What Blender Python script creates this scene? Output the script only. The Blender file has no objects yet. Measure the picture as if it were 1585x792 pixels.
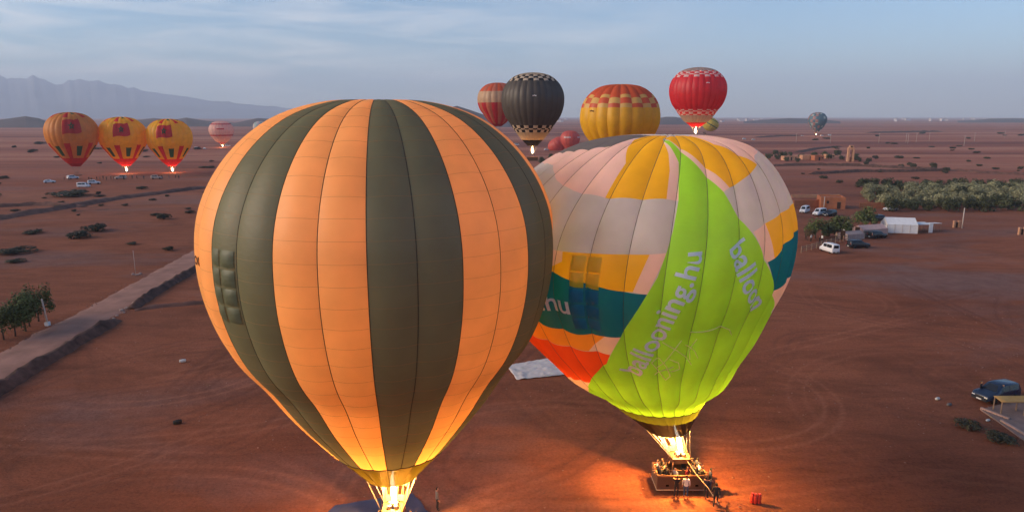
import bpy, bmesh, math, random
import numpy as np
from mathutils import Vector, Matrix
R_ = math.radians
random.seed(7); rng = np.random.default_rng(7)
SC = bpy.context.scene
COL = SC.collection

# ------------------------------------------------------------------ camera
F_PX, PX, PY, CAM_H = 1057.0, 792.5, 396.0, 27.0
PITCH = math.atan(216 / F_PX)
cd = bpy.data.cameras.new('camera'); cam = bpy.data.objects.new('camera', cd); COL.objects.link(cam)
cd.sensor_width = 36.0; cd.lens = F_PX / 1585.0 * 36.0
cd.clip_start = 0.5; cd.clip_end = 80000
cam.location = (0, 0, CAM_H); cam.rotation_euler = (math.pi / 2 - PITCH, 0, 0)
SC.camera = cam

# ------------------------------------------------------------------ world, sun, exposure
SUN_AZ, SUN_EL = -99.0, 13.0           # degrees from the view direction (minus = left), above the horizon
W = bpy.data.worlds.new('World'); SC.world = W; W.use_nodes = True
nt = W.node_tree; N = nt.nodes; Lk = nt.links; N.clear()
out = N.new('ShaderNodeOutputWorld'); bg = N.new('ShaderNodeBackground')
sky = N.new('ShaderNodeTexSky'); sky.sky_type = 'NISHITA'; sky.sun_disc = False
sky.sun_elevation = R_(SUN_EL); sky.sun_rotation = R_(SUN_AZ); sky.altitude = 400
sky.air_density = 1.0; sky.dust_density = 0.3; sky.ozone_density = 3.8
bg.inputs['Strength'].default_value = 0.108
tc = N.new('ShaderNodeTexCoord')
mp = N.new('ShaderNodeMapping'); mp.inputs['Scale'].default_value = (1.8, 1.8, 16.0)
mp.inputs['Rotation'].default_value = (0.0, R_(4), R_(20))
nz = N.new('ShaderNodeTexNoise'); nz.inputs['Scale'].default_value = 2.3; nz.inputs['Detail'].default_value = 7
nz.inputs['Roughness'].default_value = 0.58; nz.inputs['Distortion'].default_value = 0.5
nz2 = N.new('ShaderNodeTexNoise'); nz2.inputs['Scale'].default_value = 0.9; nz2.inputs['Detail'].default_value = 2
ramp = N.new('ShaderNodeValToRGB'); ramp.color_ramp.elements[0].position = 0.40; ramp.color_ramp.elements[1].position = 0.70
# thin cloud sheet towards the sunrise side, thinning out to the other
dv = N.new('ShaderNodeVectorMath'); dv.operation = 'DOT_PRODUCT'
dv.inputs[1].default_value = (math.sin(R_(-50)), math.cos(R_(-50)), 0)
mr = N.new('ShaderNodeMapRange'); mr.inputs['From Min'].default_value = 0.35; mr.inputs['From Max'].default_value = 1.0
mr.inputs['To Min'].default_value = 0.0; mr.inputs['To Max'].default_value = 0.6; mr.clamp = True
mul = N.new('ShaderNodeMath'); mul.operation = 'MULTIPLY'
mixc = N.new('ShaderNodeMix'); mixc.data_type = 'RGBA'
CLOUD = N.new('ShaderNodeRGB'); CLOUD.outputs[0].default_value = (9.5, 8.2, 7.2, 1)
Lk.new(tc.outputs['Generated'], mp.inputs['Vector']); Lk.new(mp.outputs[0], nz.inputs['Vector'])
Lk.new(nz.outputs['Fac'], ramp.inputs['Fac'])
Lk.new(tc.outputs['Generated'], dv.inputs[0]); Lk.new(dv.outputs['Value'], mr.inputs['Value'])
Lk.new(ramp.outputs['Color'], mul.inputs[0]); Lk.new(mr.outputs[0], mul.inputs[1])
Lk.new(mul.outputs[0], mixc.inputs['Factor']); Lk.new(sky.outputs[0], mixc.inputs['A']); Lk.new(CLOUD.outputs[0], mixc.inputs['B'])
Lk.new(mixc.outputs['Result'], bg.inputs['Color']); Lk.new(bg.outputs[0], out.inputs['Surface'])

sd = bpy.data.lights.new('sun', 'SUN'); sun = bpy.data.objects.new('sun', sd); COL.objects.link(sun)
sd.energy = 3.4; sd.angle = R_(50); sd.color = (1.0, 0.76, 0.54)
sdir = Vector((math.sin(R_(SUN_AZ)) * math.cos(R_(SUN_EL)), math.cos(R_(SUN_AZ)) * math.cos(R_(SUN_EL)), math.sin(R_(SUN_EL))))
sun.rotation_euler = sdir.to_track_quat('Z', 'Y').to_euler(); sun.location = (-60, 0, 80)
SC.view_settings.view_transform = 'Standard'; SC.view_settings.look = 'None'
SC.view_settings.gamma = 1; SC.view_settings.exposure = 0.92
SC.cycles.use_denoising = True
SC.cycles.max_bounces = 6; SC.cycles.transparent_max_bounces = 12; SC.cycles.volume_bounces = 1
SC.cycles.sample_clamp_indirect = 6

# ------------------------------------------------------------------ helpers
FW = np.array([0, math.cos(PITCH), -math.sin(PITCH)]); UP = np.array([0, math.sin(PITCH), math.cos(PITCH)])
def gp(x, y, z=0.0):
    """point at height z seen at photograph pixel (x, y)"""
    d = FW + np.array([1., 0, 0]) * (x - PX) / F_PX - UP * (y - PY) / F_PX
    t = (z - CAM_H) / d[2]
    return Vector((d[0] * t, d[1] * t, z))
def at_depth(x, y, dep):
    d = FW + np.array([1., 0, 0]) * (x - PX) / F_PX - UP * (y - PY) / F_PX
    t = dep / d[1]
    return Vector((d[0] * t, dep, CAM_H + d[2] * t))

def tag(o, label=None, cat=None, group=None, kind=None):
    if label: o['label'] = label
    if cat: o['category'] = cat
    if group: o['group'] = group
    if kind: o['kind'] = kind
    return o
def empty(name, loc=(0, 0, 0), rz=0.0, sc=1.0):
    o = bpy.data.objects.new(name, None); COL.objects.link(o); o.location = loc; o.rotation_euler = (0, 0, rz)
    o.scale = (sc, sc, sc); o.empty_display_size = 0.2
    return o
def link(name, me, parent=None):
    o = bpy.data.objects.new(name, me); COL.objects.link(o)
    if parent is not None: o.parent = parent
    return o
def copy_tree(o, parent=None):
    c = o.copy(); COL.objects.link(c); c.parent = parent
    for ch in o.children: copy_tree(ch, c)
    return c

class MB:
    def __init__(s): s.v = []; s.f = []; s.m = []
    def add(s, vs, fs, mi=0):
        b = len(s.v); s.v += [tuple(p) for p in vs]
        for f in fs: s.f.append(tuple(i + b for i in f)); s.m.append(mi)
        return s
    def box(s, c, d, rz=0.0, mi=0, taper=1.0, rx=0.0):
        x, y, z = (k / 2 for k in d); vs = []
        M = Matrix.Rotation(rz, 3, 'Z') @ Matrix.Rotation(rx, 3, 'X')
        for zz, t in ((-z, 1), (z, taper)):
            for a, b_ in ((-x, -y), (x, -y), (x, y), (-x, y)):
                vs.append(Vector(c) + M @ Vector((a * t, b_ * t, zz)))
        return s.add(vs, [(3, 2, 1, 0), (4, 5, 6, 7), (0, 1, 5, 4), (1, 2, 6, 5), (2, 3, 7, 6), (3, 0, 4, 7)], mi)
    def tube(s, pts, r, n=6, mi=0, cap=True):
        pts = [Vector(p) for p in pts]; rs = r if isinstance(r, (list, tuple)) else [r] * len(pts)
        vs = []; up0 = None
        for i, p in enumerate(pts):
            t = (pts[min(i + 1, len(pts) - 1)] - pts[max(i - 1, 0)]).normalized()
            if up0 is None: up0 = Vector((0, 0, 1)) if abs(t.z) < 0.9 else Vector((1, 0, 0))
            a = t.cross(up0).normalized(); b_ = t.cross(a).normalized(); up0 = -b_ if b_.dot(up0) < 0 else b_
            b_ = a.cross(t).normalized(); 
            for k in range(n):
                an = 2 * math.pi * k / n
                vs.append(p + (a * math.cos(an) + b_ * math.sin(an)) * rs[i])
        fs = []
        for i in range(len(pts) - 1):
            for k in range(n):
                k2 = (k + 1) % n
                fs.append((i * n + k, i * n + k2, (i + 1) * n + k2, (i + 1) * n + k))
        if cap:
            fs.append(tuple(range(n - 1, -1, -1))); e = (len(pts) - 1) * n; fs.append(tuple(e + k for k in range(n)))
        return s.add(vs, fs, mi)
    def lathe(s, prof, n=12, mi=0, c=(0, 0, 0), axis='Z'):
        vs = []; fs = []
        for r, z in prof:
            for k in range(n):
                a = 2 * math.pi * k / n
                if axis == 'Z': p = (r * math.cos(a), r * math.sin(a), z)
                elif axis == 'Y': p = (r * math.cos(a), z, r * math.sin(a))
                else: p = (z, r * math.cos(a), r * math.sin(a))
                vs.append((p[0] + c[0], p[1] + c[1], p[2] + c[2]))
        for i in range(len(prof) - 1):
            for k in range(n):
                k2 = (k + 1) % n; fs.append((i * n + k, i * n + k2, (i + 1) * n + k2, (i + 1) * n + k))
        fs.append(tuple(range(n - 1, -1, -1))); e = (len(prof) - 1) * n; fs.append(tuple(e + k for k in range(n)))
        return s.add(vs, fs, mi)
    def mesh(s, name, mats, smooth=False):
        me = bpy.data.meshes.new(name); me.from_pydata(s.v, [], s.f)
        mats = mats if isinstance(mats, (list, tuple)) else [mats]
        for m in mats: me.materials.append(m)
        if len(mats) > 1: me.polygons.foreach_set('material_index', s.m)
        if smooth: me.polygons.foreach_set('use_smooth', [True] * len(me.polygons))
        me.update(); return me
    def build(s, name, mats, parent=None, smooth=False): return link(name, s.mesh(name, mats, smooth), parent)

# ------------------------------------------------------------------ materials
MATS = {}
def mat(name, col, rough=0.8, var=0.12, vscale=6.0, metal=0.0, bump=0.0, bscale=30.0, spec=0.3, emit=None):
    if name in MATS: return MATS[name]
    m = bpy.data.materials.new(name); m.use_nodes = True; t = m.node_tree; b = t.nodes['Principled BSDF']
    b.inputs['Roughness'].default_value = rough; b.inputs['Metallic'].default_value = metal
    b.inputs['Specular IOR Level'].default_value = spec
    c = t.nodes.new('ShaderNodeTexCoord'); n = t.nodes.new('ShaderNodeTexNoise'); n.inputs['Scale'].default_value = vscale
    n.inputs['Detail'].default_value = 5
    r = t.nodes.new('ShaderNodeValToRGB')
    r.color_ramp.elements[0].color = tuple(k * (1 - var) for k in col[:3]) + (1,); r.color_ramp.elements[0].position = 0.3
    r.color_ramp.elements[1].color = tuple(min(1, k * (1 + var)) for k in col[:3]) + (1,); r.color_ramp.elements[1].position = 0.7
    t.links.new(c.outputs['Object'], n.inputs['Vector']); t.links.new(n.outputs['Fac'], r.inputs['Fac'])
    t.links.new(r.outputs['Color'], b.inputs['Base Color'])
    if bump:
        n2 = t.nodes.new('ShaderNodeTexNoise'); n2.inputs['Scale'].default_value = bscale; n2.inputs['Detail'].default_value = 6
        bp = t.nodes.new('ShaderNodeBump'); bp.inputs['Strength'].default_value = bump; bp.inputs['Distance'].default_value = 0.05
        t.links.new(c.outputs['Object'], n2.inputs['Vector']); t.links.new(n2.outputs['Fac'], bp.inputs['Height'])
        t.links.new(bp.outputs['Normal'], b.inputs['Normal'])
    if emit:
        b.inputs['Emission Color'].default_value = tuple(emit[:3]) + (1,); b.inputs['Emission Strength'].default_value = emit[3]
    MATS[name] = m; return m

def fabric(name, col, trans=0.35, see=0.0, glow=None):
    """rip-stop balloon cloth: diffuse + translucent, faint gloss, small wrinkles"""
    if name in MATS: return MATS[name]
    m = bpy.data.materials.new(name); m.use_nodes = True; t = m.node_tree; nd = t.nodes; nd.clear(); ln = t.links
    o = nd.new('ShaderNodeOutputMaterial'); d = nd.new('ShaderNodeBsdfDiffuse'); tr = nd.new('ShaderNodeBsdfTranslucent')
    gl = nd.new('ShaderNodeBsdfGlossy'); gl.inputs['Roughness'].default_value = 0.45
    c = nd.new('ShaderNodeTexCoord')
    n = nd.new('ShaderNodeTexNoise'); n.inputs['Scale'].default_value = 0.5; n.inputs['Detail'].default_value = 5
    r = nd.new('ShaderNodeValToRGB')
    r.color_ramp.elements[0].color = tuple(k * 0.90 for k in col) + (1,); r.color_ramp.elements[0].position = 0.32
    r.color_ramp.elements[1].color = tuple(min(1, k * 1.06) for k in col) + (1,); r.color_ramp.elements[1].position = 0.68
    n2 = nd.new('ShaderNodeTexNoise'); n2.inputs['Scale'].default_value = 2.2; n2.inputs['Detail'].default_value = 4
    mpn = nd.new('ShaderNodeMapping'); mpn.inputs['Scale'].default_value = (1, 1, 2.6)
    bp = nd.new('ShaderNodeBump'); bp.inputs['Strength'].default_value = 0.17; bp.inputs['Distance'].default_value = 0.10
    ln.new(c.outputs['Object'], n.inputs['Vector']); ln.new(n.outputs['Fac'], r.inputs['Fac'])
    ln.new(c.outputs['Object'], mpn.inputs['Vector']); ln.new(mpn.outputs[0], n2.inputs['Vector']); ln.new(n2.outputs['Fac'], bp.inputs['Height'])
    for s in (d, tr): ln.new(r.outputs['Color'], s.inputs['Color']); 
    for s in (d, gl): ln.new(bp.outputs[0], s.inputs['Normal'])
    m1 = nd.new('ShaderNodeMixShader'); m1.inputs[0].default_value = trans; ln.new(d.outputs[0], m1.inputs[1]); ln.new(tr.outputs[0], m1.inputs[2])
    m2 = nd.new('ShaderNodeMixShader'); m2.inputs[0].default_value = 0.035; ln.new(m1.outputs[0], m2.inputs[1]); ln.new(gl.outputs[0], m2.inputs[2])
    last = m2
    if see:
        tp = nd.new('ShaderNodeBsdfTransparent'); tp.inputs['Color'].default_value = tuple(min(1, 0.3 + k) for k in col) + (1,)
        m3 = nd.new('ShaderNodeMixShader'); m3.inputs[0].default_value = see
        ln.new(m2.outputs[0], m3.inputs[1]); ln.new(tp.outputs[0], m3.inputs[2]); last = m3
    ln.new(last.outputs[0], o.inputs['Surface']); MATS[name] = m; return m

def flame_mat(name, col, strength, fac=0.6):
    if name in MATS: return MATS[name]
    m = bpy.data.materials.new(name); m.use_nodes = True; t = m.node_tree; nd = t.nodes; nd.clear()
    o = nd.new('ShaderNodeOutputMaterial'); e = nd.new('ShaderNodeEmission'); tp = nd.new('ShaderNodeBsdfTransparent')
    lw = nd.new('ShaderNodeTexNoise'); lw.inputs['Scale'].default_value = 1.6
    rp = nd.new('ShaderNodeMapRange'); rp.inputs['To Min'].default_value = fac * 0.85; rp.inputs['To Max'].default_value = min(1, fac * 1.15)
    rp.inputs['From Min'].default_value = 0.3; rp.inputs['From Max'].default_value = 0.7
    e.inputs['Color'].default_value = tuple(col) + (1,); e.inputs['Strength'].default_value = strength
    mx = nd.new('ShaderNodeMixShader')
    t.links.new(lw.outputs['Fac'], rp.inputs['Value']); t.links.new(rp.outputs[0], mx.inputs[0])
    t.links.new(tp.outputs[0], mx.inputs[1]); t.links.new(e.outputs[0], mx.inputs[2]); t.links.new(mx.outputs[0], o.inputs['Surface'])
    MATS[name] = m; return m

def leaf_mat(name, col):
    if name in MATS: return MATS[name]
    m = bpy.data.materials.new(name); m.use_nodes = True; t = m.node_tree; b = t.nodes['Principled BSDF']
    b.inputs['Roughness'].default_value = 0.75; b.inputs['Specular IOR Level'].default_value = 0.2
    oi = t.nodes.new('ShaderNodeObjectInfo'); g = t.nodes.new('ShaderNodeNewGeometry')
    r = t.nodes.new('ShaderNodeValToRGB'); r.color_ramp.elements[0].color = tuple(k * 0.6 for k in col) + (1,)
    r.color_ramp.elements[1].color = tuple(k * 1.5 for k in col) + (1,)
    hs = t.nodes.new('ShaderNodeHueSaturation'); mm = t.nodes.new('ShaderNodeMapRange'); mm.inputs['To Min'].default_value = 0.75; mm.inputs['To Max'].default_value = 1.3
    t.links.new(g.outputs['Random Per Island'], r.inputs['Fac']); t.links.new(oi.outputs['Random'], mm.inputs['Value'])
    t.links.new(r.outputs['Color'], hs.inputs['Color']); t.links.new(mm.outputs[0], hs.inputs['Value'])
    t.links.new(hs.outputs[0], b.inputs['Base Color']); MATS[name] = m; return m

# ------------------------------------------------------------------ noise on arrays
def vnoise(x, y, seed=0):
    xi = np.floor(x).astype(np.int64); yi = np.floor(y).astype(np.int64); fx = x - xi; fy = y - yi
    fx = fx * fx * (3 - 2 * fx); fy = fy * fy * (3 - 2 * fy)
    def h(a, b):
        n = (a * 374761393 + b * 668265263 + seed * 974711) & 0xffffffff
        n = ((n ^ (n >> 13)) * 1274126177) & 0xffffffff
        return ((n ^ (n >> 16)) & 0xffff) / 65535.0
    return (h(xi, yi) * (1 - fx) + h(xi + 1, yi) * fx) * (1 - fy) + (h(xi, yi + 1) * (1 - fx) + h(xi + 1, yi + 1) * fx) * fy
def fbm(x, y, o=4, seed=0):
    s = 0; a = 0.5
    for k in range(o): s = s + a * vnoise(x * 2 ** k, y * 2 ** k, seed + k); a *= 0.5
    return s

# ------------------------------------------------------------------ ground
def axis_coords(lo, hi, step, far):
    mid = np.arange(lo, hi + step, step); a = [lo]; s = step
    while a[-1] > -far: s *= 1.13; a.append(a[-1] - s)
    b = [mid[-1]]; s = step
    while b[-1] < far: s *= 1.13; b.append(b[-1] + s)
    return np.concatenate([np.array(a[1:])[::-1], mid, np.array(b[1:])])
FAR = 14500
gx = axis_coords(-62, 74, 0.30, FAR); gy = axis_coords(26, 112, 0.30, FAR)
GX, GY = np.meshgrid(gx, gy)
near = np.clip(1 - np.hypot(np.maximum(np.abs(GX) - 70, 0), np.maximum(np.abs(GY - 70) - 45, 0)) / 25, 0, 1)
trk = np.zeros_like(GX); trl = np.zeros_like(GX)
def add_track(x0, y0, ang, length, curv, w, amt, arr=None):
    arr = trk if arr is None else arr
    n = max(int(length / 0.5), 8); a = ang; x, y = x0, y0
    xs = []; ys = []
    for k in range(n):
        xs.append(x); ys.append(y); a += curv * 0.5; x += math.cos(a) * 0.5; y += math.sin(a) * 0.5
    for off in (-0.75, 0.75):
        px = np.array(xs); py = np.array(ys); dx = np.gradient(px); dy = np.gradient(py); l = np.hypot(dx, dy)
        qx = px - dy / l * off; qy = py + dx / l * off
        for k in range(n):
            if not (-62 < qx[k] < 74 and 26 < qy[k] < 112): continue
            i0 = np.searchsorted(gx, qx[k] - 0.9); i1 = np.searchsorted(gx, qx[k] + 0.9)
            j0 = np.searchsorted(gy, qy[k] - 0.9); j1 = np.searchsorted(gy, qy[k] + 0.9)
            d2 = (GX[j0:j1, i0:i1] - qx[k]) ** 2 + (GY[j0:j1, i0:i1] - qy[k]) ** 2
            fade = math.sin(math.pi * (k + 0.5) / n) ** 0.5
            sub = arr[j0:j1, i0:i1]; np.maximum(sub, amt * fade * np.exp(-d2 / (w * w)), out=sub)
for k in range(46):
    add_track(random.uniform(-60, 70), random.uniform(28, 105), random.choice([0.1, 0.35, -0.2, 2.2, 1.2]) + random.gauss(0, 0.25),
              random.uniform(18, 70), random.choice([0, 0, 1, -1]) * random.uniform(0.004, 0.05), 0.26, random.uniform(0.35, 1.0))
for k in range(16):   # turning circles
    add_track(random.uniform(-50, 60), random.uniform(32, 80), random.uniform(0, 6.28), random.uniform(20, 40), random.choice([1, -1]) * random.uniform(0.09, 0.18), 0.24, random.uniform(0.4, 0.9))
for k in range(40):   # tracks that broke the crust show paler dust
    add_track(random.uniform(-60, 70), random.uniform(28, 100), random.choice([0.2, 0.5, -0.3, 2.4, 1.0]) + random.gauss(0, 0.3),
              random.uniform(15, 60), random.choice([0, 1, -1]) * random.uniform(0.01, 0.10), 0.22, random.uniform(0.3, 0.9), trl)
hz_ = (fbm(GX / 5, GY / 5, 5, 3) - 0.5) * 0.16 * near - trk * 0.07 * near - 0.03
nv = GX.size; ny_, nx_ = GX.shape
co = np.stack([GX, GY, hz_], -1).reshape(-1, 3).astype(np.float32)
idx = np.arange(nv).reshape(ny_, nx_)
quads = np.stack([idx[:-1, :-1], idx[:-1, 1:], idx[1:, 1:], idx[1:, :-1]], -1).reshape(-1, 4)
gme = bpy.data.meshes.new('ground'); gme.vertices.add(nv); gme.vertices.foreach_set('co', co.ravel())
gme.loops.add(quads.size); gme.loops.foreach_set('vertex_index', quads.ravel().astype(np.int32))
gme.polygons.add(len(quads)); gme.polygons.foreach_set('loop_start', np.arange(0, quads.size, 4, dtype=np.int32))
gme.polygons.foreach_set('use_smooth', np.ones(len(quads), bool)); gme.update()
at = gme.attributes.new('track', 'FLOAT', 'POINT'); at.data.foreach_set('value', trk.ravel().astype(np.float32))
at = gme.attributes.new('pale', 'FLOAT', 'POINT'); at.data.foreach_set('value', trl.ravel().astype(np.float32))

def ground_material():
    m = bpy.data.materials.new('red_earth'); m.use_nodes = True; t = m.node_tree; nd = t.nodes; ln = t.links
    b = nd['Principled BSDF']; b.inputs['Roughness'].default_value = 0.95; b.inputs['Specular IOR Level'].default_value = 0.1
    c = nd.new('ShaderNodeTexCoord')
    def noise(scale, mapsc=(1, 1, 1), det=6, rough=0.6, rot=0.0, dist=0.0):
        mp_ = nd.new('ShaderNodeMapping'); mp_.inputs['Scale'].default_value = mapsc; mp_.inputs['Rotation'].default_value = (0, 0, rot)
        n = nd.new('ShaderNodeTexNoise'); n.inputs['Scale'].default_value = scale; n.inputs['Detail'].default_value = det
        n.inputs['Roughness'].default_value = rough; n.inputs['Distortion'].default_value = dist
        ln.new(c.outputs['Object'], mp_.inputs['Vector']); ln.new(mp_.outputs[0], n.inputs['Vector']); return n.outputs['Fac']
    def ramp_(fac, stops):
        r = nd.new('ShaderNodeValToRGB'); e = r.color_ramp.elements
        while len(e) < len(stops): e.new(0.5)
        for k, (p, cc) in enumerate(stops): e[k].position = p; e[k].color = tuple(cc) + (1,)
        ln.new(fac, r.inputs['Fac']); return r.outputs['Color']
    def mix(a, b_, fac, mode='MIX'):
        x = nd.new('ShaderNodeMix'); x.data_type = 'RGBA'; x.blend_type = mode
        ln.new(a, x.inputs['A']); ln.new(b_, x.inputs['B'])
        if isinstance(fac, float): x.inputs['Factor'].default_value = fac
        else: ln.new(fac, x.inputs['Factor'])
        return x.outputs['Result']
    base = ramp_(noise(0.035, det=8, rough=0.62), [(0.30, (0.19, 0.060, 0.030)), (0.5, (0.245, 0.080, 0.040)), (0.70, (0.30, 0.104, 0.055))])
    # tilled streaks, graded swathes
    str1 = ramp_(noise(0.09, (0.5, 1.3, 1), 8, 0.68, 0.28, 0.8), [(0.36, (0.70,) * 3), (0.52, (1.0,) * 3), (0.7, (1.12,) * 3)])
    str2 = ramp_(noise(0.34, (0.35, 1.7, 1), 8, 0.7, 0.9, 0.9), [(0.38, (0.76,) * 3), (0.52, (1.0,) * 3), (0.68, (1.10,) * 3)])
    colr = mix(mix(base, str1, 0.8, 'MULTIPLY'), str2, 0.7, 'MULTIPLY')
    # greyer, stonier swathes
    gfac = ramp_(noise(0.016, (0.8, 1.9, 1), 6, 0.6, -0.12, 0.3), [(0.52, (0,) * 3), (0.63, (0.75,) * 3)])
    greyc = ramp_(noise(0.5, det=8), [(0.3, (0.15, 0.085, 0.075)), (0.7, (0.235, 0.135, 0.115))])
    colr = mix(colr, greyc, gfac)
    # far plain: long field bands
    bfac = noise(0.0016, (0.5, 5.0, 1), 8, 0.66, 0.05, 0.2)
    bands = ramp_(bfac, [(0.40, (0.20, 0.066, 0.042)), (0.5, (0.33, 0.112, 0.066)), (0.58, (0.42, 0.18, 0.11))])
    dist = nd.new('ShaderNodeVectorMath'); dist.operation = 'LENGTH'; ln.new(c.outputs['Object'], dist.inputs[0])
    dm = nd.new('ShaderNodeMapRange'); dm.inputs['From Min'].default_value = 170; dm.inputs['From Max'].default_value = 520; ln.new(dist.outputs['Value'], dm.inputs['Value'])
    colr = mix(colr, bands, dm.outputs[0])
    # dark low scrub dots on the plain
    sc_ = ramp_(noise(0.11, (0.55, 1.2, 1), 5, 0.72), [(0.60, (0,) * 3), (0.66, (0.75,) * 3)])
    m2 = nd.new('ShaderNodeMapRange'); m2.inputs['From Min'].default_value = 120; m2.inputs['From Max'].default_value = 210; ln.new(dist.outputs['Value'], m2.inputs['Value'])
    mm = nd.new('ShaderNodeMath'); mm.operation = 'MULTIPLY'; ln.new(sc_, mm.inputs[0]); ln.new(m2.outputs[0], mm.inputs[1])
    dk = nd.new('ShaderNodeRGB'); dk.outputs[0].default_value = (0.085, 0.052, 0.038, 1)
    colr = mix(colr, dk.outputs[0], mm.outputs[0])
    # pebbles and fine grit
    peb = ramp_(noise(4.5, det=6, rough=0.75), [(0.35, (0.68,) * 3), (0.5, (1.0,) * 3), (0.72, (1.32,) * 3)])
    colr = mix(colr, peb, 0.75, 'MULTIPLY')
    # wheel ruts: compacted, slightly darker and duller
    a = nd.new('ShaderNodeAttribute'); a.attribute_name = 'track'
    am = nd.new('ShaderNodeMath'); am.operation = 'MULTIPLY'; am.inputs[1].default_value = 0.8; ln.new(a.outputs['Fac'], am.inputs[0])
    rut = nd.new('ShaderNodeRGB'); rut.outputs[0].default_value = (0.125, 0.046, 0.030, 1)
    colr = mix(colr, rut.outputs[0], am.outputs[0])
    a2 = nd.new('ShaderNodeAttribute'); a2.attribute_name = 'pale'
    am2 = nd.new('ShaderNodeMath'); am2.operation = 'MULTIPLY'; am2.inputs[1].default_value = 0.55; ln.new(a2.outputs['Fac'], am2.inputs[0])
    pl = nd.new('ShaderNodeRGB'); pl.outputs[0].default_value = (0.42, 0.165, 0.095, 1)
    colr = mix(colr, pl.outputs[0], am2.outputs[0])
    ln.new(colr, b.inputs['Base Color'])
    bp = nd.new('ShaderNodeBump'); bp.inputs['Strength'].default_value = 0.75; bp.inputs['Distance'].default_value = 0.15
    ln.new(noise(2.2, (1, 1.6, 1), 9, 0.72), bp.inputs['Height']); ln.new(bp.outputs[0], b.inputs['Normal'])
    return m
gme.materials.append(ground_material())
ground = link('ground', gme); ground['kind'] = 'structure'

# dirt road and its banks on the left
M_ROAD = mat('road_dust', (0.31, 0.155, 0.112), 0.95, 0.22, 0.35, bump=0.5, bscale=3)
def ribbon(pts, prof, jitter=0.0, step=2.0, seed=1):
    """sweep a cross profile [(offset, z)] along ground points"""
    pts = [Vector((p[0], p[1], 0)) for p in pts]; line = []
    for a, b in zip(pts[:-1], pts[1:]):
        n = max(2, int((b - a).length / step))
        for k in range(n): line.append(a.lerp(b, k / n))
    line.append(pts[-1])
    for _ in range(3): line = [line[0]] + [(line[i - 1] + line[i] * 2 + line[i + 1]) / 4 for i in range(1, len(line) - 1)] + [line[-1]]
    m = MB(); n = len(prof); rr = random.Random(seed)
    for i, p in enumerate(line):
        t = (line[min(i + 1, len(line) - 1)] - line[max(i - 1, 0)]).normalized(); s = Vector((t.y, -t.x, 0))
        e = min(1.0, min(i, len(line) - 1 - i) / 1.5)
        for k, (o, z) in enumerate(prof):
            zz = z * (1 + rr.uniform(-jitter, jitter)) if z > 0 else z
            m.v.append(tuple(p + s * (o * (1 + rr.uniform(-jitter, jitter) * 0.4)) + Vector((0, 0, zz * (0.25 + 0.75 * e)))))
    for i in range(len(line) - 1):
        for k in range(n - 1):
            m.f.append((i * n + k, i * n + k + 1, (i + 1) * n + k + 1, (i + 1) * n + k)); m.m.append(0)
    return m
road_px = [(-120, 640), (-30, 585), (0, 568), (60, 535), (130, 498), (200, 460), (250, 430), (300, 402), (330, 383), (380, 352), (450, 312)]
road = ribbon([gp(*p) for p in road_px], [(-3.6, -0.10), (-3.0, 0.03), (-1.7, 0.06), (-1.1, 0.035), (-0.6, 0.07), (0.5, 0.075), (1.1, 0.04), (1.7, 0.07), (2.6, 0.04), (3.3, -0.10)], 0.26, 1.4)
tag(road.build('dirt_road', M_ROAD, smooth=True), kind='structure')
M_BANK = mat('dark_bank_earth', (0.105, 0.052, 0.038), 1.0, 0.45, 0.9, bump=1.0, bscale=4)
M_BANK2 = mat('brown_bank_earth', (0.14, 0.065, 0.048), 1.0, 0.35, 0.5, bump=0.8, bscale=2)
def bank(px, h, w, label, m=M_BANK, seed=1, group=None, name='earth_bank'):
    b = ribbon([gp(*p) for p in px], [(-w, -0.12), (-w * .55, h * .55), (-w * .1, h), (w * .25, h * .85), (w * .6, h * .35), (w, -0.12)], 0.30, max(0.8, w * .9), seed)
    return tag(b.build(name, m, smooth=True), label, 'earth bank', group)
bank([(-60, 640), (0, 603), (60, 565), (120, 530), (178, 496)], 0.9, 1.15, 'long dark earth bank beside the dirt road near the trees', seed=2)
bank([(204, 478), (250, 447), (300, 418), (350, 388)], 0.8, 1.0, 'dark earth bank beside the dirt road on the stretch past the gap', seed=3)
bank([(208, 480), (250, 474), (320, 469), (380, 466)], 0.4, 0.8, 'low brown earth bank running off the road bank towards the striped balloon', M_BANK2, 4)
bank([(-40, 345), (80, 325), (180, 308), (320, 290)], 1.0, 2.6, 'long low ridge of earth across the plain before the three yellow balloons', M_BANK2, 5)
bank([(-30, 322), (60, 317), (130, 320)], 0.9, 1.6, 'short dark ridge of earth behind the long low ridge', M_BANK2, 6)
bank([(1195, 257), (1260, 256), (1330, 257), (1400, 261), (1475, 264)], 1.2, 2.2, 'thin earth bank on the plain just before the tower', M_BANK, 7)
bank([(1255, 270), (1330, 266), (1400, 266), (1470, 264)], 1.2, 1.8, 'earth bank slanting across the plain to meet the one before the tower', M_BANK, 8)
bank([(1470, 264), (1520, 268), (1600, 271)], 1.0, 2.0, 'thin earth bank on the open plain behind the grove', M_BANK2, 9)
bank([(1235, 236), (1260, 231), (1300, 227)], 1.2, 3.5, 'dark curved earth bank behind the village by the tower', M_BANK, 10)
bank([(1170, 213), (1210, 211), (1240, 211)], 1.5, 6.0, 'dark low bank on the far plain beside the blue balloon', M_BANK, 11)
bank([(1345, 206), (1405, 205), (1455, 204)], 2.5, 8.0, 'long dark hedge bank on the far plain beyond the poles', M_BANK, 12)

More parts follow.
